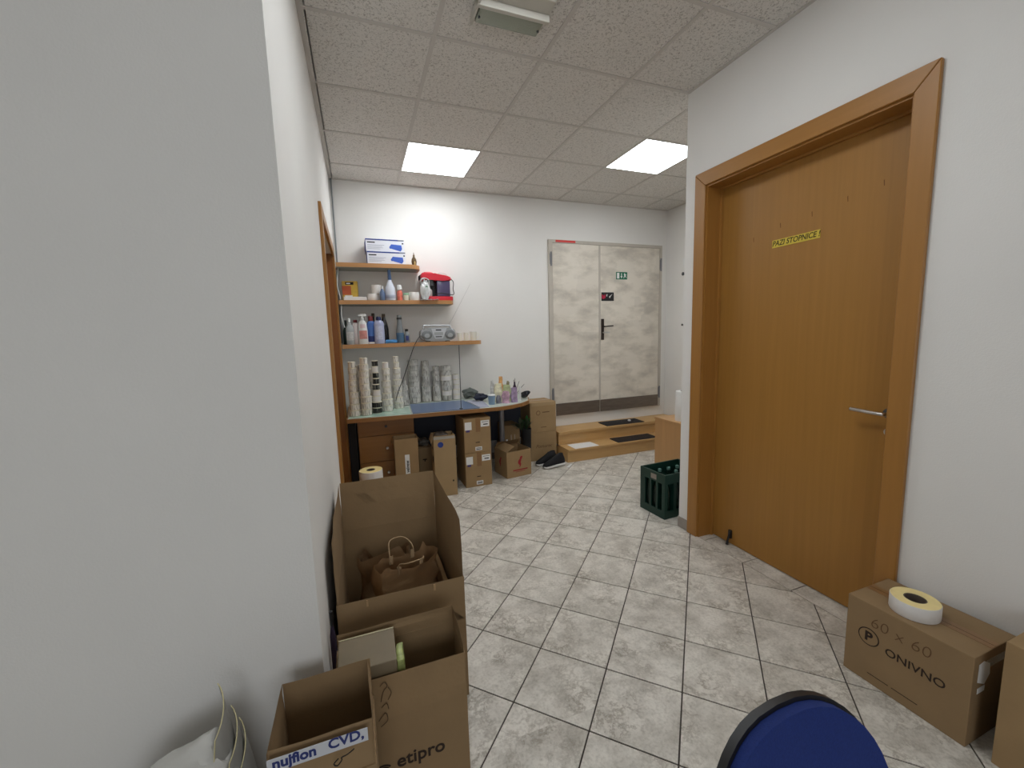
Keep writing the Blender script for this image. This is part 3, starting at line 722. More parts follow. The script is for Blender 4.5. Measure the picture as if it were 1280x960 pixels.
bm = BM(); lathe(bm, [(0,0),(.018,0),(.020,.01),(.020,.14),(.009,.17),(.009,.20),(0,.20)], 14); finish('body', bm, mat('purple_glass', (58,44,64), .25), t, True)
bm = BM(); lathe(bm, [(.010,.197),(.011,.218),(0,.219)], 12); finish('cap', bm, STEEL, t, True)
t = thing('white_tube', 'narrow white cardboard tube standing right of the dark bottle', 'tube', (1.63,1.63,DT+.0002))
bm = BM(); lathe(bm, [(.009,0),(.012,0),(.012,.15),(.009,.15)], 14, closed=True); finish('tube', bm, WHITE, t, True)
t = thing('black_tray', 'tilted black oval dish on the right desk end', 'dish', (1.73,1.74,DT+.026), 0, None, (math.radians(14), math.radians(-14), .5))
bm = BM(); lathe(bm, [(0,0),(.04,.0),(.075,.03),(.078,.03),(.045,-.004),(0,-.004)], 22, sx=1, sy=.55); finish('dish', bm, mat('black_gloss', (18,20,28), .2), t, True)
for k, (dx, dy, dz) in enumerate(((.09,.06,.17),(.04,.08,.2),(.13,.03,.13),(.01,.05,.16))):
    bm = BM(); tube(bm, spline([(1.66+k*.012,1.88+k*.02,DT+.001),(1.66+k*.012+dx*.5,1.88+k*.02+dy*.4,DT+dz*.6),(1.66+k*.012+dx,1.88+k*.02+dy,DT+dz)],4), [.003]*8+[.001], 6)
    tag(finish('dry_stem', bm, mat('grey_stem', (120,118,110), .8), None, True), '%s grey dry stem leaning behind the black dish' % ('thin curved','tallest thin','rightmost low','leftmost short')[k], 'stem', 'dry stems on the desk end')

# ------------------------------------------------------------------ shelves
UND = mat('grey_green_laminate', (150,154,146), .5)
SB = YB-.0005; SF = 1.93
def shelf(label, x1, ztop, curve):
    if curve: pts = [(-.045,SF)] + [(x1-.12+.12*math.sin(a), SF+.12-.12*math.cos(a)) for a in [i*PI/12 for i in range(7)]] + [(x1,SB),(-.045,SB)]
    else: pts = [(-.045,SF),(x1-.03,SF),(x1,SF+.05),(x1,SB),(-.045,SB)]
    t = thing('wall_shelf', label, 'shelf', (0,0,ztop), 0, 'beech shelves on the back wall')
    bm = BM(); prism(bm, pts, -.038, 0); finish('board', bm, SHELFW, t)
    ip = [(max(x, -.04)-(.012 if x > 0 else 0), y+(.012 if y < SB-.1 else 0)) for x, y in pts]
    bm = BM(); prism(bm, ip, -.0395, -.0382); finish('underside', bm, UND, t)
shelf('uppermost and shortest beech shelf, holding the stacked toner boxes', .735, 2.150, True)
shelf('middle beech shelf, holding the red coffee machine', 1.05, 1.805, False)
shelf('lowest and longest beech shelf, holding the bottles and radio', 1.335, 1.388, False)
# conduits in the corner
bm = BM(); tube(bm, [(-.040,2.160,HC-.002),(-.040,2.160,2.17),(-.05,2.160,1.9),(-.052,2.160,1.4)], .007, 8); tag(finish('corner_conduit', bm, mat('grey_conduit', (120,124,126), .5), None, True), 'grey cable conduit running down the left corner of the back wall', 'conduit')
bm = BM(); tube(bm, spline([(-.03,2.0,2.11),(-.045,1.97,1.95),(-.03,1.96,1.83)],6)+[Vector((-.03,1.96,1.812))], .004, 6); tag(finish('white_cable', bm, WPL, None, True), 'white cable hanging at the left end between the upper shelves', 'cable')
bm = BM(); tube(bm, spline([(-.025,1.965,1.76),(-.03,1.95,1.65),(-.01,1.95,1.55)],6), .004, 6); tag(finish('white_cable', bm, WPL, None, True), 'white cable hanging at the left end above the clear bottle', 'cable')

ZA, ZB, ZC = 2.1505, 1.8055, 1.3885
# toner boxes
def toner(z, x, label, rz):
    t = thing('toner_box', label, 'box', (x, 1.955, z), rz, 'toner boxes on the top shelf')
    part('carton', mat('toner_white_card', (226,228,236), .5), t, (0,.355,0,.2,0,.116), bev=.001)
    part('blue_stripe', INKB, t, (.0,.300,-.0012,-.0001,.104,.1155))
    part('grey_stripe', mat('grey_print', (120,126,140), .6), t, (.300,.355,-.0012,-.0001,.104,.1155))
    bm = BM(); box(bm, -.0012, -.0001, .0, .2, 0, .116); finish('blue_side', bm, INKB, t)
    bm = BM(); prism(bm, [(.215,.045),(.235,.072),(.33,.066),(.335,.03),(.32,.008),(.235,.03),(.22,.03)], -.0012, -.0001, axis='y'); finish('toner_picture', bm, mat('toner_picture_blue', (60,96,190), .5), t)
    part('print_line', INK, t, (.015,.085,-.0010,-.0001,.078,.088),(.335,.35,-.0010,-.0001,.076,.088))
    part('print_line', mat('pale_print', (166,170,184), .6), t, (.015,.17,-.0010,-.0001,.057,.061),(.015,.15,-.0010,-.0001,.045,.048),(.015,.16,-.0010,-.0001,.033,.036),(.015,.13,-.0010,-.0001,.022,.025))
toner(ZA, .235, 'white and blue printer toner box, lower of two on top shelf', 0)
toner(ZA+.1168, .228, 'white and blue printer toner box, upper of two on top shelf', .02)
t = thing('figurine', 'small brown figurine with pointed top on the top shelf end', 'figurine', (.675,1.985,ZA))
bm = BM(); lathe(bm, [(0,0),(.020,0),(.022,.01),(.026,.035),(.022,.06),(.012,.078),(.009,.085),(.010,.095),(.005,.105),(.002,.125),(0,.127)], 14, sy=.8); finish('body', bm, mat('carved_brown', (96,72,36), .5, var=.3, vscale=40), t, True)
bm = BM(); lathe(bm, [(0,0),(.006,.004),(.008,.03),(0,.04)], 8, .004, -.019); finish('pale_front', bm, mat('figurine_gold', (190,166,110), .5), t, True)

# middle shelf
t = thing('tea_box', 'yellow and orange tea carton at the left end of middle shelf', 'box', (-.01,2.06,ZB+.001), -.1)
part('carton', mat('tea_box_yellow', (214,176,70), .5, var=.2, vscale=9), t, (0,.14,0,.06,0,.19), bev=.001)
part('brand_band', INK, t, (.03,.105,-.001,-.0001,.155,.18)); part('orange_print', mat('tea_orange', (190,92,52), .6), t, (.0,.08,-.001,-.0001,.06,.145)); part('white_print', WHITE, t, (.04,.075,-.0016,-.0011,.162,.172), (.02,.09,-.0016,-.0011,.03,.055))
part('case', WPL, thing('white_case', 'flat white plastic case lying at the left of the middle shelf', 'case', (.0,1.96,ZB+.0005)), (0,.205,0,.08,0,.034), bev=.003)
def bigroll(label, x, y, z, r, h, m=RSIDEP, edge=CREAM2, ri=None, group=None, name='label_roll'):
    t = thing(name, label, 'label roll', (x,y,z), 0, group); ri = ri or r*.42
    bm = BM(); lathe(bm, [(ri,0),(r-.001,0),(r,.003),(r,h-.003),(r-.002,h),(ri,h)], 36, mi=[1,0,0,0,1,1], closed=True); finish('roll', bm, [m, edge], t, True)
    bm = BM(); lathe(bm, [(ri-.004,.001),(ri-.0003,.001),(ri-.0003,h-.001),(ri-.004,h-.001)], 28, closed=True); finish('core', bm, CORE, t, True)
    return t
bigroll('cream label roll lying on middle shelf under another roll', .265, 2.03, ZB, .055, .066)
bigroll('cream label roll resting on top of another on middle shelf', .30, 2.03, ZB+.067, .047, .085)
bigroll('wide cream label roll at the middle of the middle shelf', .655, 1.99, ZB, .055, .08)
t = thing('small_blue_bottle', 'small grey blue bottle beside the cream rolls', 'bottle', (.35,1.95,ZB))
bm = BM(); lathe(bm, [(0,0),(.024,0),(.026,.01),(.024,.075),(.012,.10),(.010,.11)], 16); finish('body', bm, mat('slate_blue_plastic', (98,118,150), .35), t, True)
bm = BM(); lathe(bm, [(.012,.108),(.012,.135),(0,.137)], 12); finish('cap', bm, WPL, t, True)
t = thing('white_bottle', 'tall white bottle with long blue neck on middle shelf', 'bottle', (.428,1.975,ZB))
bm = BM(); lathe(bm, [(0,0),(.048,0),(.050,.01),(.050,.09),(.046,.12),(.030,.16),(.018,.19),(.016,.20)], 24); finish('body', bm, mat('milky_white_glass', (214,220,232), .2), t, True)
bm = BM(); lathe(bm, [(.017,.198),(.0175,.21),(.015,.28),(.016,.292),(0,.292)], 18); finish('neck', bm, mat('blue_foil', (70,98,138), .3), t, True)
bm = BM(); lathe(bm, [(.0503,.02),(.0507,.021),(.0507,.05),(.0503,.051)], 24, closed=True); finish('label_band', bm, mat('grey_blue_label', (170,178,196), .5), t, True)
t = thing('spray_can', 'small white and red tube with cap on middle shelf', 'bottle', (.517,1.98,ZB))
bm = BM(); lathe(bm, [(0,0),(.026,0),(.027,.008),(.026,.08),(.018,.10)], 16); finish('body', bm, mat('pale_red_print', (226,120,100), .5, var=.3, vscale=40), t, True)
bm = BM(); lathe(bm, [(.018,.098),(.024,.105),(.024,.14),(.018,.15),(0,.15)], 14); finish('cap', bm, WPL, t, True)
t = thing('cream_cup', 'small cream cup with green edge beside the wide roll', 'cup', (.575,1.955,ZB))
bm = BM(); lathe(bm, [(0,.002),(.02,.002),(.025,.068),(.027,.068),(.022,0),(0,0)], 18); finish('cup', bm, mat('cream_ceramic', (232,228,206), .4), t, True)
bm = BM(); lathe(bm, [(.0245,.05),(.0262,.05),(.0275,.068),(.0262,.070)], 18, closed=True); finish('rim_band', bm, mat('pale_green_band', (150,196,160), .4), t, True)
# crumpled carrier bag
BAG = mat('translucent_carrier_bag', (226,228,228), .35, trans=.15, var=.08, vscale=20)
t = thing('plastic_bag', 'crumpled white carrier bag hanging over the middle shelf edge', 'bag', (.765,1.95,ZB))
bm = BM(); bmesh.ops.create_icosphere(bm, subdivisions=4, radius=1)
for v in bm.verts:
    n = .22*noise.noise(v.co*2.2)+.14*noise.noise(v.co*5+Vector((4,1,2)))+.06*noise.noise(v.co*11)
    v.co *= 1+n; v.co = Vector((v.co.x*.047, v.co.y*.035, .098+v.co.z*.098)); v.co.z = max(v.co.z, .0)
finish('bag_body', bm, BAG, t, True)
bm = BM(); tube(bm, spline([(-.035,0,.14),(-.042,-.02,.195),(-.01,-.02,.215),(.035,-.015,.20),(.04,0,.14)],6), .006, 8); finish('bag_handle', bm, BAG, t, True)
bm = BM(); bmesh.ops.create_grid(bm, x_segments=12, y_segments=6, size=1)
for v in bm.verts: v.co = Vector((v.co.x*.09+.03, -.035+v.co.y*.03, .004+.007*abs(noise.noise(v.co*3))))
bmesh.ops.solidify(bm, geom=bm.faces[:], thickness=.002); finish('bag_hem', bm, BAG, t, True)
bm = BM(); prism(bm, [(-.01,.13),(.02,.125),(.015,.14)], -.046, -.044, axis='y'); finish('green_print', bm, mat('green_print', (60,130,80), .5), t)
# coffee machine
t = thing('coffee_machine', 'red coffee machine with dark tank on the middle shelf', 'coffee machine', (.90,2.078,ZB+.0005), 0)
part('base', RED, t, (-.13,.155,-.095,.10,0,.045), bev=.014, smooth=True)
bm = BM(); prism(bm, [(-.165,.215),(-.165,.262),(-.14,.285),(-.02,.275),(.10,.255),(.148,.235),(.15,.205),(.06,.20),(-.08,.21),(-.14,.205)], -.09, .09, axis='y'); bmesh.ops.bevel(bm, geom=bm.edges[:], offset=.012, segments=2, affect='EDGES'); finish('head', bm, RED, t, True)
part('water_tank', mat('smoky_violet_tank', (92,84,118), .2, trans=.2), t, (-.005,.13,-.08,.085,.046,.204), bev=.008, smooth=True)
part('column', BLACK, t, (-.075,-.02,-.02,.085,.046,.205), bev=.004)
part('filter_holder', DGREY, t, (-.12,-.04,-.07,-.025,.15,.21), bev=.006)
bm = BM(); lathe(bm, [(0,0),(.03,0),(.034,.01),(.034,.06),(.026,.072)], 18, -.085, -.045, cz=.0455); finish('jug', bm, mat('pale_jug', (196,190,186), .2, trans=.2), t, True)
part('front_edge', BLACK, t, (-.172,-.1655,-.05,.05,.215,.26), bev=.003)
bm = BM(); tube(bm, spline([(.148,-.05,.225),(.170,-.06,.19),(.160,-.08,.12),(.165,-.085,.07),(.13,-.097,.06),(.02,-.098,.075),(-.05,-.09,.05)],6), .004, 6); finish('power_cord', bm, BLACK, t, True)
bm = BM(); lathe(bm, [(.05,.0),(.052,.012),(.04,.018),(0,.02)], 20, -.08, 0, cz=.278, sy=.8); finish('top_lid', bm, mat('pink_lid', (226,120,130), .4), t, True)
bm = BM(); tube(bm, spline([(.02,-.05,.268),(.03,-.05,.283),(.09,-.05,.275),(.11,-.05,.258)],5), .003, 6); finish('wire_handle', bm, STEEL, t, True)

# lowest shelf bottles
def bottle(name, label, x, y, prof, m, cap=None, capm=None, sy=.75, extra=None):
    t = thing(name, label, 'bottle', (x,y,ZC), 0)
    bm = BM(); lathe(bm, prof, 20, sy=sy); finish('body', bm, m, t, True)
    if cap: bm = BM(); lathe(bm, cap, 14); finish('cap', bm, capm, t, True)
    return t
def wrap(t, name, m, r, z0, z1, sy=.75, w=1.0):
    bm = BM(); n = 10; a0, a1 = PI*1.5-w, PI*1.5+w
    A = [(r*math.cos(a0+(a1-a0)*i/n), r*sy*math.sin(a0+(a1-a0)*i/n)) for i in range(n+1)]
    B = [(x*1.02, y*1.02) for x, y in A]
    prism(bm, B+A[::-1], z0, z1); finish(name, bm, m, t, True)
t = bottle('clear_bottle', 'clear narrow bottle at the left end of the lowest shelf', .032, 1.965, [(0,0),(.032,0),(.035,.008),(.035,.15),(.028,.175),(.012,.20),(.010,.215)], mat('frosted_clear_plastic', (196,200,200), .25, trans=.3), [(.011,.213),(.012,.24),(.006,.25),(0,.25)], WPL, .8)
wrap(t, 'label_band', mat('pale_grey_label', (190,188,184), .6, var=.2, vscale=50), .0355, .04, .12, .8)
t = bottle('green_bottle', 'dark green bottle in the corner behind the clear bottle', -.004, 2.07, [(0,0),(.03,0),(.032,.01),(.032,.13),(.012,.18),(.011,.22)], mat('dark_green_glass', (22,44,34), .2), [(.012,.218),(.012,.235),(0,.236)], BLACK, 1)
t = bottle('pink_white_bottle', 'white bottle with dark red cap left of the spray bottle', .085, 2.0, [(0,0),(.030,0),(.033,.008),(.033,.18),(.026,.20),(.013,.21)], mat('off_white_plastic', (228,218,218), .4), [(.018,.208),(.018,.235),(0,.237)], mat('dark_red_cap', (120,40,44), .4))
t = thing('spray_bottle', 'white trigger spray bottle with red label on the lowest shelf', 'bottle', (.150,1.965,ZC))
bm = BM(); lathe(bm, [(0,0),(.040,0),(.043,.01),(.043,.13),(.038,.18),(.034,.205),(.018,.225),(.014,.235)], 22, sy=.7); finish('body', bm, WPL, t, True)
bm = BM(); lathe(bm, [(.016,.233),(.016,.252),(.010,.256),(.010,.266)], 12); finish('collar', bm, WPL, t, True)
bm = BM(); prism(bm, [(-.035,.268),(-.035,.280),(-.01,.290),(.03,.290),(.042,.280),(.042,.268),(.01,.264)], -.011, .011, axis='y'); tube(bm, [(.028,0,.268),(.036,0,.25),(.034,0,.235)], [.005,.004,.003], 6); finish('trigger_head', bm, WPL, t)
wrap(t, 'red_label', mat('faded_red_label', (206,140,132), .6, var=.2, vscale=30), .0435, .05, .13, .7, .9); wrap(t, 'upper_label', mat('pink_label', (220,196,200), .6), .0400, .155, .19, .7, .6)
t = bottle('blue_bottle', 'blue cleaner bottle with dark red cap on the lowest shelf', .226, 1.985, [(0,0),(.036,0),(.038,.01),(.038,.19),(.03,.215),(.014,.225)], mat('cleaner_blue', (70,110,180), .35), [(.022,.222),(.022,.262),(.018,.268),(0,.268)], mat('dark_red_cap', (120,40,44), .4))
wrap(t, 'navy_label', mat('navy_label', (34,48,110), .5), .0385, .02, .075, .75, 1.0); wrap(t, 'white_base_label', WHITE, .0387, .002, .018, .75, 1.0)
t = bottle('lilac_bottle', 'broad pale lilac bottle with navy cap on the lowest shelf', .30, 1.965, [(0,0),(.046,0),(.048,.01),(.048,.19),(.040,.215),(.02,.228)], mat('lilac_plastic', (172,178,208), .35), [(.024,.226),(.024,.252),(.016,.262),(0,.262)], mat('navy_cap', (34,42,84), .4))
wrap(t, 'label_band', mat('lilac_label', (196,200,222), .5, var=.15, vscale=60), .0485, .04, .17, .75, .7)
t = bottle('black_bottle', 'tall black bottle behind the lilac bottle', .352, 2.03, [(0,0),(.040,0),(.042,.01),(.042,.14),(.034,.19),(.018,.24),(.014,.26)], mat('black_glass', (14,16,22), .2), [(.016,.258),(.016,.29),(0,.291)], mat('bronze_cap', (80,66,52), .4, metal=.4), .9)
t = bottle('dark_wine_bottle', 'dark bottle with pale cap behind the blue cleaner bottle', .255, 2.08, [(0,0),(.034,0),(.036,.01),(.036,.17),(.014,.22),(.013,.27)], mat('dark_red_glass', (40,14,18), .2), [(.015,.268),(.015,.30),(0,.301)], mat('bronze_cap', (80,66,52), .4, metal=.4), 1)
t = thing('blue_packet', 'bright blue soft packet lying on the lowest shelf', 'packet', (.408,1.98,ZC))
bm = BM(); box(bm, -.055,.055,-.03,.03,.0,.034, bev=.01); crumple(bm, .006, 30, 2, 2)
for v in bm.verts: v.co.z = max(v.co.z, .0003)
finish('pouch', bm, mat('bright_blue_plastic', (76,150,216), .3, var=.2, vscale=40), t, True)
bm = BM(); prism(bm, [(-.075,.0),(-.055,-.012),(-.052,.014)], .012, .02); finish('pink_tab', bm, mat('pink_label', (220,196,200), .6), t)
t = thing('tall_clear_bottle', 'tall clear bottle of blue liquid with dark band and cap', 'bottle', (.498,1.99,ZC))
bm = BM(); lathe(bm, [(0,0),(.036,0),(.038,.01),(.038,.10),(.034,.13),(.024,.19),(.022,.235)], 20); finish('glass', bm, mat('clear_grey_glass', (168,176,180), .12, trans=.5), t, True)
bm = BM(); lathe(bm, [(0,0.002),(.0365,0.002),(.0385,.01),(.0386,.10),(0,.10)], 20); finish('liquid', bm, mat('slate_blue_liquid', (78,112,142), .2), t, True)
bm = BM(); lathe(bm, [(.025,.232),(.0255,.25),(.024,.252),(0,.252)], 16); finish('dark_band', bm, BLACK, t, True)
bm = BM(); lathe(bm, [(.021,.2525),(.021,.275),(0,.277)], 16); finish('cap', bm, mat('grey_clear_cap', (140,146,148), .2), t, True)
t = thing('small_dark_cap_bottle', 'small clear bottle with dark cap left of the radio', 'bottle', (.563,1.985,ZC))
bm = BM(); lathe(bm, [(0,0),(.026,0),(.028,.008),(.027,.08),(.016,.105),(.014,.115)], 16); finish('body', bm, mat('clear_grey_glass', (168,176,180), .12, trans=.5), t, True)
bm = BM(); lathe(bm, [(.016,.113),(.017,.135),(0,.137)], 12); finish('cap', bm, BLACK, t, True); wrap(t, 'dark_label', mat('navy_label', (34,48,110), .5), .0285, .02, .07, 1, .5)
# radio
SIL = mat('silver_plastic', (168,172,174), .32, metal=.25); SILD = mat('dark_silver_plastic', (118,122,124), .4, metal=.2); SILW = mat('bright_silver', (206,210,214), .3, metal=.2)
t = thing('radio', 'silver portable radio cassette player with raised antenna on lowest shelf', 'radio', (.876,1.985,ZC+.0005))
bm = BM(); N = 32; pts = []
for i in range(N):
    a = 2*PI*i/N; c, s_ = math.cos(a), math.sin(a)
    pts.append((.182*math.copysign(abs(c)**.55, c), .075+.068*math.copysign(abs(s_)**.62, s_)))
prism(bm, pts, -.04, .09, axis='y'); bmesh.ops.bevel(bm, geom=[e for e in bm.edges if abs(e.verts[0].co.y-e.verts[1].co.y) < 1e-4], offset=.014, segments=3, affect='EDGES'); finish('body', bm, SIL, t, True)
for sx in (-1, 1):
    bm = BM(); lathe(bm, [(.052,-.0),(.052,-.006),(.046,-.009),(0,-.011)], 26, sx*.118, -.0405, axis='y', cz=.070, sy=.85); g_ = finish('speaker', bm, SILD, t, True)
    bm = BM(); lathe(bm, [(.028,-.0),(.026,-.0025),(0,-.003)], 20, sx*.118, -.0510, axis='y', cz=.062, sy=.8); finish('cone', bm, SIL, g_, True)
bm = BM(); prism(bm, [(-.075,.135),(.085,.135),(.055,.06),(.04,.03),(-.035,.03),(-.05,.06)], -.047, -.0402, axis='y'); fp = finish('front_panel', bm, SILW, t)
part('display', mat('lcd_dark', (52,58,64), .2), fp, (-.028,.028,-.049,-.0472,.112,.124)); part('cassette_slot', DGREY, fp, (-.032,.032,-.049,-.0472,.045,.056))
part('cassette_door', SIL, fp, (-.045,.045,-.0485,-.0472,.066,.096), bev=.001)
bm = BM(); tube(bm, spline([(-.15,.0,.135),(-.145,.0,.160),(-.12,.0,.167),(.10,.0,.162),(.13,.0,.155),(.135,.0,.135)],6), .008, 8); finish('handle', bm, SILW, t, True)
for sx in (-.1, .1): part('foot', BLACK, t, (sx-.02,sx+.02,-.02,.05,.0,.008))
bm = BM(); tube(bm, [(.130,.055,.13),(.135,.055,.17),(.375,.035,.595)], [.004,.003,.0015], 6); finish('antenna', bm, STEEL, t, True)
bm = BM(); tube(bm, spline([(-.185,.0,.06),(-.20,-.05,.05),(-.225,-.075,.02),(-.26,-.085,-.04),(-.315,-.14,-.16),(-.39,-.22,-.33),(-.45,-.24,-.46),(-.475,-.22,-.55),(-.48,-.20,-.618)],7), .004, 6); finish('power_cord', bm, BLACK, t, True)
for k, (x, h, r_, lab) in enumerate(((1.105,.088,.026,'first white paper cup stack right of the radio'),(1.175,.088,.026,'second white paper cup right of the radio'),(1.255,.095,.036,'widest white mug at the right end of lowest shelf'))):
    t = thing('white_cup', lab, 'cup', (x,1.99,ZC), 0, 'white cups on the lowest shelf')
    bm = BM(); lathe(bm, [(0,.002),(r_*.8,.002),(r_-.002,h),(r_,h),(r_*.85,0),(0,0)], 20); finish('cup', bm, mat('cream_white_cup', (230,228,216), .5), t, True)
    bm = BM(); lathe(bm, [(r_-.001,h-.004),(r_+.0015,h-.002),(r_-.001,h+.001)], 20); finish('rim', bm, WHITE, t, True)
    if k == 2: bm = BM(); tube(bm, spline([(r_*.9,0,h*.8),(r_+.022,0,h*.75),(r_+.02,0,h*.4),(r_*.85,0,h*.3)],5), .004, 8); finish('handle', bm, MATS['cream_white_cup'], t, True)

# ------------------------------------------------------------------ cardboard boxes
TH = .004
def open_box(name, label, loc, rz, w, d, h, m, flaps, group=None, name2='body'):
    """w along x, d along y, origin at the front left bottom corner; flaps: dict side -> (length, angle) 0 = straight up, 180 = folded flat outside"""
    t = thing(name, label, 'cardboard box', loc, rz, group)
    bm = BM()
    box(bm, 0, w, 0, d, .0005, TH)
    box(bm, 0, w, 0, TH, TH+.0002, h); box(bm, 0, w, d-TH, d, TH+.0002, h)
    box(bm, 0, TH, TH+.0002, d-TH-.0002, TH+.0002, h); box(bm, w-TH, w, TH+.0002, d-TH-.0002, TH+.0002, h)
    finish(name2, bm, m, t)
    for side, (L, ang) in flaps.items():
        n = w if side in 'fb' else d
        bm = BM(); g_ = .003
        nx, nz = (8, 4)
        # slab n long, L high, standing on the rim, thickness outwards
        bmesh.ops.create_grid(bm, x_segments=nx, y_segments=nz, size=.5)
        for v in bm.verts: v.co = Vector(((v.co.x+.5)*(n-2*g_)+g_, 0, (v.co.y+.5)*L))
        for v in bm.verts:
            f = v.co.z/L
            v.co.y += .006*f*noise.noise(Vector((v.co.x*5+loc[0]*9, f*2, ord(side))))
            v.co.z += .004*f*noise.noise(Vector((v.co.x*9, 3, ord(side))))
        bmesh.ops.solidify(bm, geom=bm.faces[:], thickness=TH*.85)
        rot = Matrix.Rotation(math.radians(ang), 4, 'X')
        bm.transform(rot)
        if side == 'f': M_ = Matrix.Translation((0, -.0005 if ang > 90 else TH*.9, h+.0008))
        if side == 'b': M_ = Matrix.Translation((w, d-(-.0005 if ang > 90 else TH*.9), h+.0008)) @ Matrix.Rotation(PI, 4, 'Z')
        if side == 'l': M_ = Matrix.Translation((-.0005 if ang > 90 else TH*.9, d, h+.0008)) @ Matrix.Rotation(-PI/2, 4, 'Z')
        if side == 'r': M_ = Matrix.Translation((w-(-.0005 if ang > 90 else TH*.9), 0, h+.0008)) @ Matrix.Rotation(PI/2, 4, 'Z')
        bm.transform(M_)
        finish('flap', bm, m, t)
    return t

# large open box A
A = open_box('open_cardboard_box', 'large open cardboard box with tall upright flaps holding paper bags', (-.035,-.80,0), 0, .46, .61, .51, CARD2, {'b':(.235,5), 'l':(.235,1), 'r':(.235,0), 'f':(.23,178)})
part('torn_staple', CEDGE, A, (.10,.106,-.0075,-.0055,.488,.512), (.34,.348,-.0075,-.0055,.488,.512))
# kraft bag in box A
KR = mat('kraft_paper', (176,144,106), .8, var=.12, vscale=14, bump=.25, bscale=20)
def kraft_bag(label, loc, rz, w, d, h, seed, hand=True):
    t = thing('paper_bag', label, 'paper bag', loc, rz, 'kraft bags in the large open box')
    bm = BM(); bmesh.ops.create_grid(bm, x_segments=1, y_segments=1, size=.001); bm.clear()
    ring_ = []
    NN = 28; L = 12
    for q in range(L+1):
        tt = q/L
        row = []
        for i in range(NN):
            a = 2*PI*i/NN; c, s_ = math.cos(a), math.sin(a)
            x = w*.5*math.copysign(abs(c)**.35, c); y = d*.5*math.copysign(abs(s_)**.35, s_)*(1-.25*tt)
            p = Vector((x, y, h*tt))
            p += (.005+.026*tt)*Vector((noise.noise(p*14+Vector((seed,0,0))), noise.noise(p*16+Vector((0,seed,0))), .6*noise.noise(p*10+Vector((seed,2,0)))*tt))
            p.z += .10*tt*tt*noise.noise(Vector((a*.9+seed, 1, 0)))
            if q == 0: p.z = .0005
            row.append(bm.verts.new(p))
        ring_.append(row)
    for a, b in zip(ring_, ring_[1:]):
        for i in range(NN): bm.faces.new([a[i], a[(i+1)%NN], b[(i+1)%NN], b[i]])
    bm.faces.new(ring_[0][::-1])
    bmesh.ops.solidify(bm, geom=bm.faces[:], thickness=.0015)
    finish('bag_body', bm, KR, t, True)
    if hand:
        for sy in (-1, 1):
            bm = BM(); y = sy*d*.33
            tube(bm, spline([(-.05,y,h-.04),(-.052,y*1.2,h+.01),(-.03,y*2.2,h+.035),(.03,y*2.2,h+.035),(.055,y*1.2,h+.01),(.05,y,h-.04)],6), .0024, 6); finish('bag_handle', bm, mat('twisted_paper_cord', (176,148,112), .8), t, True)
            
            for px in (-.049,.049): part('handle_patch', mat('twisted_paper_cord', (176,148,112), .8), t, (px-.008,px+.008,y-.001,y+.001,h-.045,h-.005))
    return t
kraft_bag('crumpled kraft paper bag with twisted handles, front one in the large box', (.232,-.52,.0047), .25, .26, .16, .485, 3)
kraft_bag('kraft paper bag leaning at the back of the large box', (.15,-.31,.0047), -.15, .24, .11, .42, 8, False)
bm = BM(); box(bm, .385,.405,-.72,-.22,.0047,.36, bev=.006); crumple(bm, .008, 12, 4, 2)
for v in bm.verts: v.co.z = max(v.co.z, .005); v.co.x = min(v.co.x, .418)
tag(finish('folded_kraft_paper', bm, KR, None, True), 'folded kraft paper pushed down the right side of large box', 'paper')

# box B with etipro print
Bx = open_box('open_cardboard_box', 'low open cardboard box printed etipro, in front of the largest box', (-.03,-1.11,0), 0, .380, .165, .452, CARD2, {'b':(.055,2), 'r':(.06,-4), 'f':(.13,177)})
IK2 = mat('faded_brown_ink', (46,32,24), .85)
text('print_etipro', 'etipro', .060, IK2, Bx, (.228,-.0012,.160), FY, bold=.001)
for r_ in (.034, .026, .018, .010):
    bm = BM(); n = 26; a = [( .113+r_*math.cos(2*PI*i/n*.82+.8), .134+r_*math.sin(2*PI*i/n*.82+.8)) for i in range(n)]; b = [(.113+(r_-.0045)*math.cos(2*PI*i/n*.82+.8), .134+(r_-.0055)*math.sin(2*PI*i/n*.82+.8)) for i in range(n)]
    prism(bm, a+b[::-1], -.0014, -.0004, axis='y'); finish('spiral_print', bm, IK2, Bx)
bm = BM()
for k, pts in enumerate(([(0,0),(.008,.03),(.02,.045),(.012,.06),(0,.05)],[(.02,.0),(.03,.02),(.022,.04)],[(-.01,-.06),(.01,-.04),(.015,-.065),(-.005,-.08)],[(0,-.02),(.015,-.01),(.02,-.03)])):
    tube(bm, spline([(.122+p[0],-.0095,.385+p[1]) for p in pts],5), .0012, 5)
finish('pen_scribble', bm, mat('pen_scribble', (84,64,46), .9), Bx)
# packet in box B
t = thing('foam_packet', 'grey brown cling wrapped packet inside the etipro box', 'packet', (-.02,-1.095,.29), 0, None, (math.radians(4), 0, 0))
part('block', mat('grey_kraft_wrap', (122,108,84), .45, var=.12, vscale=10, coat=.2), t, (0,.165,.005,.135,0,.205), bev=.004)
bm = BM(); box(bm, .1655,.189,.010,.08,.05,.19, bev=.008); crumple(bm, .006, 30, 1, 2); finish('green_crumpled_end', bm, mat('green_cellophane', (150,160,96), .3, var=.4, vscale=50), t, True)
part('wrap_edge', mat('clear_wrap_edge', (196,186,150), .3), t, (.0,.165,.132,.1355,.2052,.207))
# box C
Cx = open_box('open_cardboard_box', 'small empty open cardboard box with blue lettered tape on front flap', (-.152,-1.335,0), 0, .226, .205, .425, CARD2, {'b':(.115,1), 'l':(.115,1), 'r':(.115,-1), 'f':(.115,-3)})
fr = part('printed_tape', mat('white_printed_tape', (200,202,208), .35), Cx, (.004,.212,-.0095,-.0085,.505,.538)); 
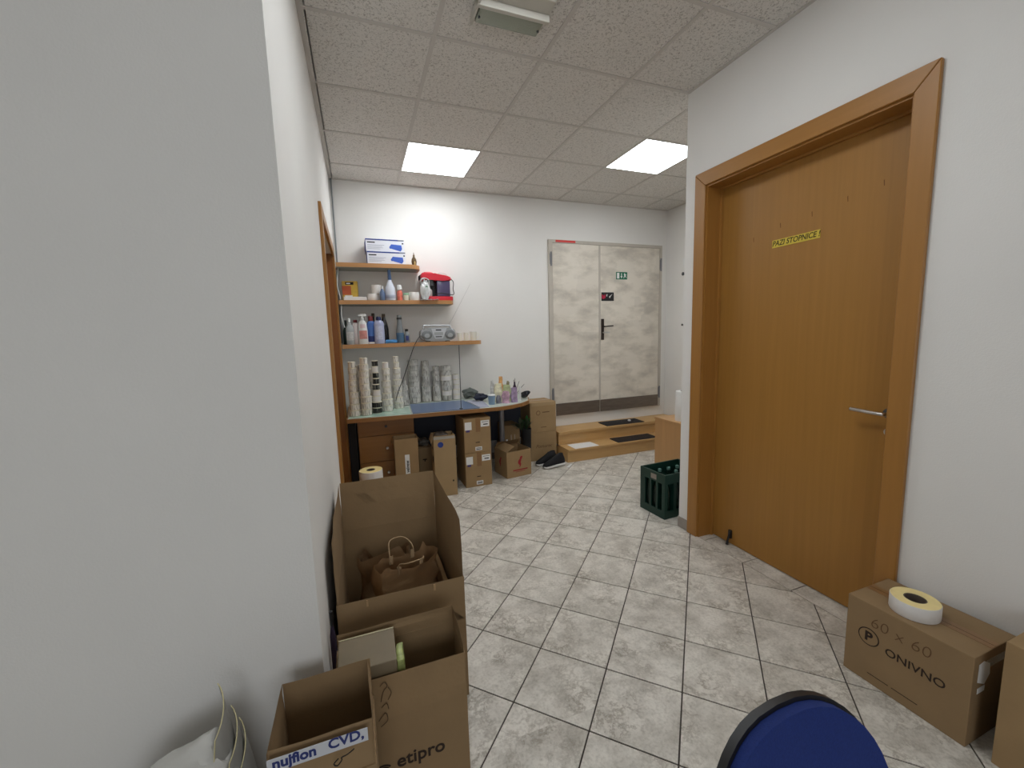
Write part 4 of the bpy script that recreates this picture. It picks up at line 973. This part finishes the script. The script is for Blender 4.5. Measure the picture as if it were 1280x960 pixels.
# tape laid over the front flap
fr.rotation_euler = (0,0,0)
text('tape_lettering', 'nujfion', .034, mat('tape_blue', (28,44,110), .5), Cx, (.058,-.0100,.524), FY, sx=.95, bold=.0012)
text('tape_lettering', 'CVD,', .034, mat('tape_blue', (28,44,110), .5), Cx, (.165,-.0100,.526), FY, sx=1.0, bold=.0009)
bm = BM(); tube(bm, spline([(.145,-.0105,.485),(.135,-.0105,.475),(.142,-.0105,.468),(.152,-.0105,.478),(.152,-.0105,.485),(.165,-.0105,.488),(.180,-.0105,.496)],5), .0014, 5); finish('pen_mark', bm, INK, Cx)
t = thing('folded_umbrella', 'dark plum folded umbrella wedged between the wall corner and boxes', 'umbrella', (-.045,-.88,0))
bm = BM(); lathe(bm, [(.004,.0),(.008,.05),(.010,.30),(.009,.46),(.004,.50)], 10); finish('folded_canopy', bm, mat('dark_plum_cloth', (52,38,58), .9), t, True)
bm = BM(); lathe(bm, [(.005,.499),(.006,.55),(0,.555)], 8); finish('grip', bm, BLACK, t, True)

# white sack and curled sheets, bottom left
t = thing('sheet_bundle', 'bulky bundle of curled white sheets with yellowed edges against the wall', 'sheets', (-.36,-1.20,0))
SH = mat('greyish_white_sheet', (196,194,188), .55, var=.08, vscale=9)
bm = BM(); bmesh.ops.create_icosphere(bm, subdivisions=5, radius=1)
for v in bm.verts:
    c = v.co.copy(); n = .10*noise.noise(c*1.8)+.06*noise.noise(c*4.5)+.02*noise.noise(c*11)
    e = Vector((math.copysign(abs(c.x)**.7, c.x), math.copysign(abs(c.y)**.7, c.y), c.z))*(1+n)
    v.co = Vector((e.x*.15-.02, e.y*.07, .24+e.z*.25 + e.x*.065)); v.co.z = max(v.co.z, .0)
finish('wrapped_bundle', bm, SH, t, True)
for k, (dx, zt, r_) in enumerate(((0,.60,.085),(.022,.53,.085),(.036,.49,.085))):
    bm = BM(); rows = []
    for q in range(13):
        u_ = q/12; row = []
        for i in range(12):
            a = -1.2+2.2*i/11
            x = .085+dx+.04*math.cos(a)*1.2 - .04*(u_**2) ; y = .01+r_*math.sin(a)*.8
            z = u_*(zt - .10*(1-math.sin(a))*.5 - (.06 if i < 3 else 0))
            row.append(bm.verts.new((x, y, z)))
        rows.append(row)
    for a, b in zip(rows, rows[1:]):
        for i in range(11): bm.faces.new([a[i], a[i+1], b[i+1], b[i]])
    bmesh.ops.solidify(bm, geom=bm.faces[:], thickness=.0015); finish('curled_sheet', bm, SH, t, True)
    pts = []
    for i in range(12):
        a = -1.2+2.2*i/11; pts.append((.085+dx+.04*math.cos(a)*1.2-.04, .01+r_*math.sin(a)*.8, zt-.10*(1-math.sin(a))*.5-(.06 if i < 3 else 0)))
    bm = BM(); tube(bm, pts, .0014, 5); finish('yellow_edge', bm, mat('yellowed_edge', (204,194,150), .6), t, True)

# closed boxes
def closed_box(name, label, loc, rz, w, d, h, m=CARD, tape=True, group=None):
    t = thing(name, label, 'cardboard box', loc, rz, group)
    part('carton', m, t, (0,w,0,d,.0004,h), bev=.003)
    if tape: part('tape', TAPE, t, (0.0,w,d/2-.025,d/2+.025,h+.0002,h+.0008))
    return t
# right: box D
D = closed_box('cardboard_box', 'long closed cardboard box with P emblem by the right wall', (1.945,-1.643,0), math.radians(0), .268, .376, .333, CARD2, False)
part('tape', TAPE, D, (.11,.158,.002,.374,.3334,.3340))
part('flap_seam', IK2, D, (.1335,.1345,0.003,.373,.3341,.3344))
part('tape', mat('clear_tape', (190,180,160), .2, alpha=.5), D, (.03,.245,-.0010,-.0004,.27,.30))
bm = BM(); prism(bm, [(.03,.235),(.075,.215),(.105,.245),(.10,.285),(.06,.305),(.03,.30)], -.0016, -.0006, axis='y'); box(bm, .035,.08,-.0016,-.0006,.19,.21); finish('white_label', bm, WHITE, D)
n = 30
bm = BM()
prism(bm, [(.295+.036*math.cos(2*PI*i/n), .195+.036*math.sin(2*PI*i/n)) for i in range(n)] , -.0009, -.0003, axis='x'); em = finish('oval_emblem', bm, IK2, D)
bm = BM(); prism(bm, [(.295+.032*math.cos(2*PI*i/n), .195+.032*math.sin(2*PI*i/n)) for i in range(n)] , -.0014, -.0010, axis='x'); finish('emblem_ground', bm, CARD2, em)
text('emblem_letter', 'P', .052, IK2, em, (-.0017,.295,.195), FX, bold=.002)
text('print', 'ONIVNO', .044, IK2, D, (-.0006,.150,.175), FX, sx=1.0, bold=.0004)
text('pencil_marks', '60 x 60', .062, PENC, D, (-.0006,.20,.262), FX, shear=.1, bold=-.0012)
part('small_print', IK2, D, (-.0008,-.0003,.22,.29,.040,.0425), (-.0008,-.0003,.13,.21,.040,.0425))
bigroll('cream edged label roll lying on the P emblem box', 2.045, -1.435, .3344, .074, .056, edge=CREAM, ri=.034)
E_ = closed_box('cardboard_box', 'tall closed cardboard box at the right edge of view', (1.958,-2.12,0), 0, .262, .42, .435, CARD, True)
bm = BM(); prism(bm, [(2.10,-1.80),(2.20,-1.80),(2.205,-1.70),(2.11,-1.705)], .4365, .442); q = finish('paper_note', bm, WHITE); tag(q, 'white printed sheet lying on the tall box at right', 'paper')
part('print_line', INK, q, (2.12,2.19,-1.73,-1.722,.4422,.4426),(2.12,2.19,-1.75,-1.742,.4422,.4426))

# under desk: stacked boxes
def stack_box(label, z):
    t = closed_box('cardboard_box', label, (.968,1.40,z), math.radians(1), .262, .33, .333, CARD, True, 'two stacked cartons under the desk')
    part('tape', TAPE, t, (.115,.16,-.0008,-.0002,.20,.333))
    part('white_label', WHITE, t, (.010,.075,-.0014,-.0003,.225,.30)); part('purple_label', mat('purple_label', (70,60,120), .6), t, (.020,.055,-.0016,-.0005,.205,.224))
    l = part('white_label', WHITE, t, (.165,.25,-.0014,-.0003,.245,.305)); part('print', INK, l, (.19,.235,-.0018,-.0015,.262,.272),(.175,.24,-.0018,-.0015,.288,.292))
    l = part('white_label', WHITE, t, (.105,.17,-.0014,-.0003,.02,.055)); part('print', INK, l, (.112,.163,-.0018,-.0015,.028,.036),(.112,.163,-.0018,-.0015,.042,.047))
    part('handle_slot', IK2, t, (.11,.15,-.0009,-.0003,.095,.102))
stack_box('labelled carton under desk, lower of the stacked pair', 0)
stack_box('labelled carton under desk, upper of the stacked pair', .3345)
# narrow boxes
t = open_box('narrow_cardboard_box', 'tall narrow open box with vertical white label before the drawers', (.335,1.40,0), -.02, .205, .16, .545, CARD, {'l':(.05,155),'r':(.05,150)})
part('white_label', WHITE, t, (.085,.125,-.0012,-.0003,.14,.40)); text('label_lettering', 'OC velgew', .040, INK, t, (.105,-.0016,.255), (PI/2, -PI/2, 0), bold=.0008)
t = open_box('narrow_cardboard_box', 'tall plain narrow open box with dark round mark at front', (.665,1.30,0), -.06, .195, .23, .545, CARD3, {'l':(.06,160),'f':(.022,20)})
bm = BM(); lathe(bm, [(.012,-.0012),(.012,-.0003)], 16, .06, 0, axis='y', cz=.48); lathe(bm, [(.026,-.0009),(.026,-.0003)], 16, .06, 0, axis='y', cz=.48, mi=[1]); finish('round_mark', bm, [INKB, mat('pale_mark', (150,128,110), .8)], t)
part('hole', INK, t, (.155,.168,-.0009,-.0003,.13,.145)); part('side_print', IK2, t, (-.0009,-.0003,.06,.14,.30,.36),(-.0009,-.0003,.06,.14,.42,.44))
part('torn_tape', mat('silver_tape', (170,165,155), .3), t, (.0,.19,-.0045,-.0010,.53,.555))
blob('crumpled_packaging', mat('dark_packaging', (70,62,54), .6, var=.4, vscale=30), (.76,1.43,.46), (.075,.08,.05), .08, 11, 'dark crumpled packaging in the plain narrow box', 'packaging')
t = closed_box('cardboard_box', 'small carton standing between the two narrow boxes', (.575,1.66,0), 0, .125, .25, .37, CARD2, False); part('print_mark', IK2, t, (.035,.075,-.0009,-.0003,.25,.262),(.05,.06,-.0009,-.0003,.235,.25))
blob('crumpled_wrap', mat('grey_wrap', (104,98,90), .5, var=.4, vscale=30), (.635,1.76,.3705), (.055,.07,.035), .09, 14, 'crumpled grey wrapping on the small carton', 'wrapping')
# big rolls on the floor
for k, w_ in enumerate(('bottom','middle','top')):
    bigroll('large cream label roll, %s of three piled before the drawers' % w_, .125, 1.30, .113*k, .095, .112, edge=CREAM, ri=.036, group='large rolls before the drawers')
# open box with red print
R_ = open_box('open_cardboard_box', 'open carton with red emblem between desk leg and shoes', (1.408,1.469,0), math.radians(9), .285, .27, .272, CARD, {'l':(.10,-62),'b':(.10,-50)})
def fez(parent, name, M_, sc=1):
    bm = BM()
    head = [(-.028,-.005),(-.022,.018),(-.008,.032),(.0,.056),(.014,.062),(.028,.058),(.022,.040),(.012,.026),(.010,.012),(.004,-.004),(.010,-.018),(.008,-.034),(-.006,-.052),(-.012,-.048),(-.006,-.032),(-.018,-.022)]
    prism(bm, [(x*sc, z*sc) for x, z in head], -.0009, -.0003, axis='y'); bm.transform(M_); return finish(name, bm, INKR, parent)
fez(R_, 'red_emblem', Matrix.Translation((.155,0,.15)))
part('red_print', INKR, R_, (.07,.24,-.0009,-.0003,.066,.078),(.10,.21,-.0009,-.0003,.052,.057))
fez(R_, 'red_emblem', Matrix.Translation((0,.14,.14)) @ Matrix.Rotation(-PI/2, 4, 'Z'), .9)
# taped box behind with white marks
t = closed_box('cardboard_box', 'carton with white marks behind the open red emblem box', (1.515,1.82,0), 0, .175, .28, .46, CARD2, False)
part('white_mark', WHITE, t, (.012,.034,-.001,-.0003,.27,.31),(.012,.034,-.001,-.0003,.22,.25)); text('white_lettering', 'U', .12, mat('faded_white_mark', (190,176,156), .8), t, (.095,-.0008,.31), FY, sx=.7)
# plant
t = thing('potted_plant', 'green leafy plant in tall black pot under the desk end', 'plant', (1.765,1.80,0))
bm = BM(); lathe(bm, [(0,0),(.042,0),(.050,.40),(.053,.41),(.047,.41),(.045,.39),(0,.385)], 20); finish('pot', bm, BLACKM, t, True)
LG = [mat('leaf_green', (40,150,66), .4, var=.15, vscale=30), mat('leaf_dark_green', (58,82,50), .5, var=.2, vscale=30), mat('leaf_grey_green', (110,120,96), .6, var=.2, vscale=30)]
random.seed(3)
for k in range(34):
    a = random.uniform(0, 2*PI) if k > 6 else random.uniform(-1.9,-1.1); L = random.uniform(.12,.20); up = random.uniform(.03,.16)
    lean = .9 if k > 14 else .35
    bx = -.11*(1 if k > 20 else 0)
    base = Vector((bx*.5,0,.39)); tip = base + Vector((math.cos(a)*L*lean+bx*.6, -abs(math.sin(a))*L*lean*.6, up+.02))
    if tip.x > .055: tip.x = .055
    mid = (base+tip)/2 + Vector((0,0,.03)); side = Vector((-(tip.y-base.y), tip.x-base.x, 0)).normalized()*random.uniform(.016,.034)
    bm = BM(); P_ = [base, mid-side, mid+side, tip, mid+Vector((0,0,-.006))]
    v = [bm.verts.new(p) for p in P_]
    bm.faces.new([v[0],v[1],v[4]]); bm.faces.new([v[0],v[4],v[2]]); bm.faces.new([v[1],v[3],v[4]]); bm.faces.new([v[4],v[3],v[2]])
    bmesh.ops.solidify(bm, geom=bm.faces[:], thickness=.0012)
    finish('leaf', bm, LG[0] if k < 15 else LG[1+k%2], t, True)
# tall stacked boxes beside steps
t = closed_box('cardboard_box', 'big carton beside the steps, lower of stacked pair behind shoes', (1.84,1.878,0), 0, .325, .295, .326, CARD, False, 'two big cartons beside the steps')
text('print', 'Pomurec', .055, mat('faint_brown_print', (104,76,48), .9), t, (.165,-.0006,.165), FY, shear=.3)
t = closed_box('cardboard_box', 'big carton beside the steps, upper of stacked pair with ring emblem', (1.842,1.878,.3275), .01, .322, .295, .345, CARD, True, 'two big cartons beside the steps')
bm = BM(); n = 20; a = [(.10+.026*math.cos(2*PI*i/n), .225+.026*math.sin(2*PI*i/n)) for i in range(n)]; bb = [(.10+.020*math.cos(2*PI*i/n), .225+.020*math.sin(2*PI*i/n)) for i in range(n)]
for i in range(n):
    prism(bm, [a[i],a[(i+1)%n],bb[(i+1)%n],bb[i]], -.0009, -.0003, axis='y')
finish('ring_emblem', bm, MATS['faint_brown_print'], t)
part('print', MATS['faint_brown_print'], t, (.15,.24,-.0009,-.0003,.225,.235),(.13,.20,-.0009,-.0003,.055,.062))
part('torn_flap', CARD3, t, (.02,.318,-.004,-.0010,.305,.345))

# ------------------------------------------------------------------ shoes
def shoe(label, loc, rz, tilt=0):
    t = thing('shoe', label, 'shoe', loc, 0, 'black sneakers on the floor', (tilt, 0, rz))
    xs = [0,.02,.06,.11,.16,.21,.245,.265]
    wd_ = [.020,.030,.033,.032,.036,.041,.034,.014]; ht = [.095,.138,.148,.130,.100,.075,.058,.038]
    def loft(z0f, z1f, m, name, grow=0):
        bm = BM(); R = []
        for x, w_, h_ in zip(xs, wd_, ht):
            z0, z1 = z0f(x), z1f(x, h_); n = 14; row = []
            for i in range(n):
                a = 2*PI*i/n; c, s_ = math.cos(a), math.sin(a)
                wz = (w_+grow)*(1 if s_ < 0 or name == 'sole' else (1-.35*s_))
                row.append(bm.verts.new((x, wz*math.copysign(abs(c)**.7, c), (z0+z1)/2+(z1-z0)/2*math.copysign(abs(s_)**.8, s_))))
            R.append(row)
        for a, b in zip(R, R[1:]):
            for i in range(len(a)): bm.faces.new([a[i],a[(i+1)%len(a)],b[(i+1)%len(a)],b[i]])
        bm.faces.new(R[0][::-1]); bm.faces.new(R[-1])
        return finish(name, bm, m, t, True)
    loft(lambda x: .003+(.012 if x > .25 else 0), lambda x, h: .040-.010*(x/.26), mat('white_rubber_sole', (222,220,218), .5), 'sole', .006)
    loft(lambda x: .016, lambda x, h: h, mat('black_knit_upper', (16,16,20), .8), 'upper')
    bm = BM(); lathe(bm, [(.026,0),(.030,.006),(.024,.010),(.018,.0)], 16, .045, 0, cz=.132, sy=.75); finish('collar', bm, BLACKM, t, True)
    for k in range(4):
        x = .10+.02*k; bm = BM(); z = .136-.015*k-.001*k*k
        tube(bm, [(x,-.018,z-.007),(x,0,z),(x,.018,z-.007)], .003, 6); finish('lace', bm, mat('dark_lace', (44,44,48), .8), t, True)
shoe('black sneaker with white sole, the nearer of the pair', (2.125,1.62,0), math.radians(186))
shoe('black sneaker leaning on the carton, the farther of the pair', (2.09,1.745,0), math.radians(188))

# ------------------------------------------------------------------ blue chair
t = thing('office_chair', 'blue fabric chair with black backrest rim in the foreground', 'chair', (.698,-1.90,0), math.radians(2))
def shield(hw, hh, y0, y1, m, name, puff=0):
    bm = BM(); n = 40
    def pt(a, f):
        c, s_ = math.cos(a), math.sin(a)
        x = hw*f*math.copysign(abs(c)**.78, c); z = hh*f*math.copysign(abs(s_)**.82, s_)
        x *= 1-.10*(z/hh) if z > 0 else 1
        return x, z
    def curve(x): return -.55*x*x*1.2
    fr_, bk = [], []
    for f in (1, .97, .85, .6, .3):
        row = []
        for i in range(n):
            x, z = pt(2*PI*i/n, f); row.append(bm.verts.new((x, y0+curve(x)-puff*(1-f**3), z)))
        fr_.append(row)
    row = []
    for i in range(n):
        x, z = pt(2*PI*i/n, 1); row.append(bm.verts.new((x, y1+curve(x), z)))
    bk.append(row)
    for a, b in zip(fr_, fr_[1:]):
        for i in range(n): bm.faces.new([a[i],a[(i+1)%n],b[(i+1)%n],b[i]])
    for i in range(n): bm.faces.new([fr_[0][i],bk[0][i],bk[0][(i+1)%n],fr_[0][(i+1)%n]])
    bm.faces.new(fr_[-1]); bm.faces.new(bk[0][::-1])
    bm.transform(Matrix.Translation((0,0,.655)) @ Matrix.Rotation(math.radians(-10), 4, 'X'))
    return finish(name, bm, m, t, True)
shield(.197, .179, -.012, .006, BLUEF, 'backrest_cushion', .008)
shield(.203, .186, .0065, .020, BLACK, 'backrest_shell')
bm = BM(); box(bm, -.21,.21,-.44,-.04,.40,.455, bev=.022); finish('seat', bm, BLUEF, t, True)
part('seat_shell', BLACK, t, (-.20,.20,-.43,-.05,.375,.399), bev=.01)
for sx in (-1, 1):
    bm = BM(); tube(bm, spline([(sx*.10,.020,.62),(sx*.12,.045,.48),(sx*.17,.02,.40),(sx*.19,-.05,.365)],6), .011, 10); finish('back_support', bm, BLACK, t, True)
    for y, yy in ((-.05,.03),(-.42,-.46)):
        bm = BM(); tube(bm, [(sx*.19,y,.374),(sx*.215,yy,.012)], .0115, 10); finish('leg', bm, BLACK, t, True)
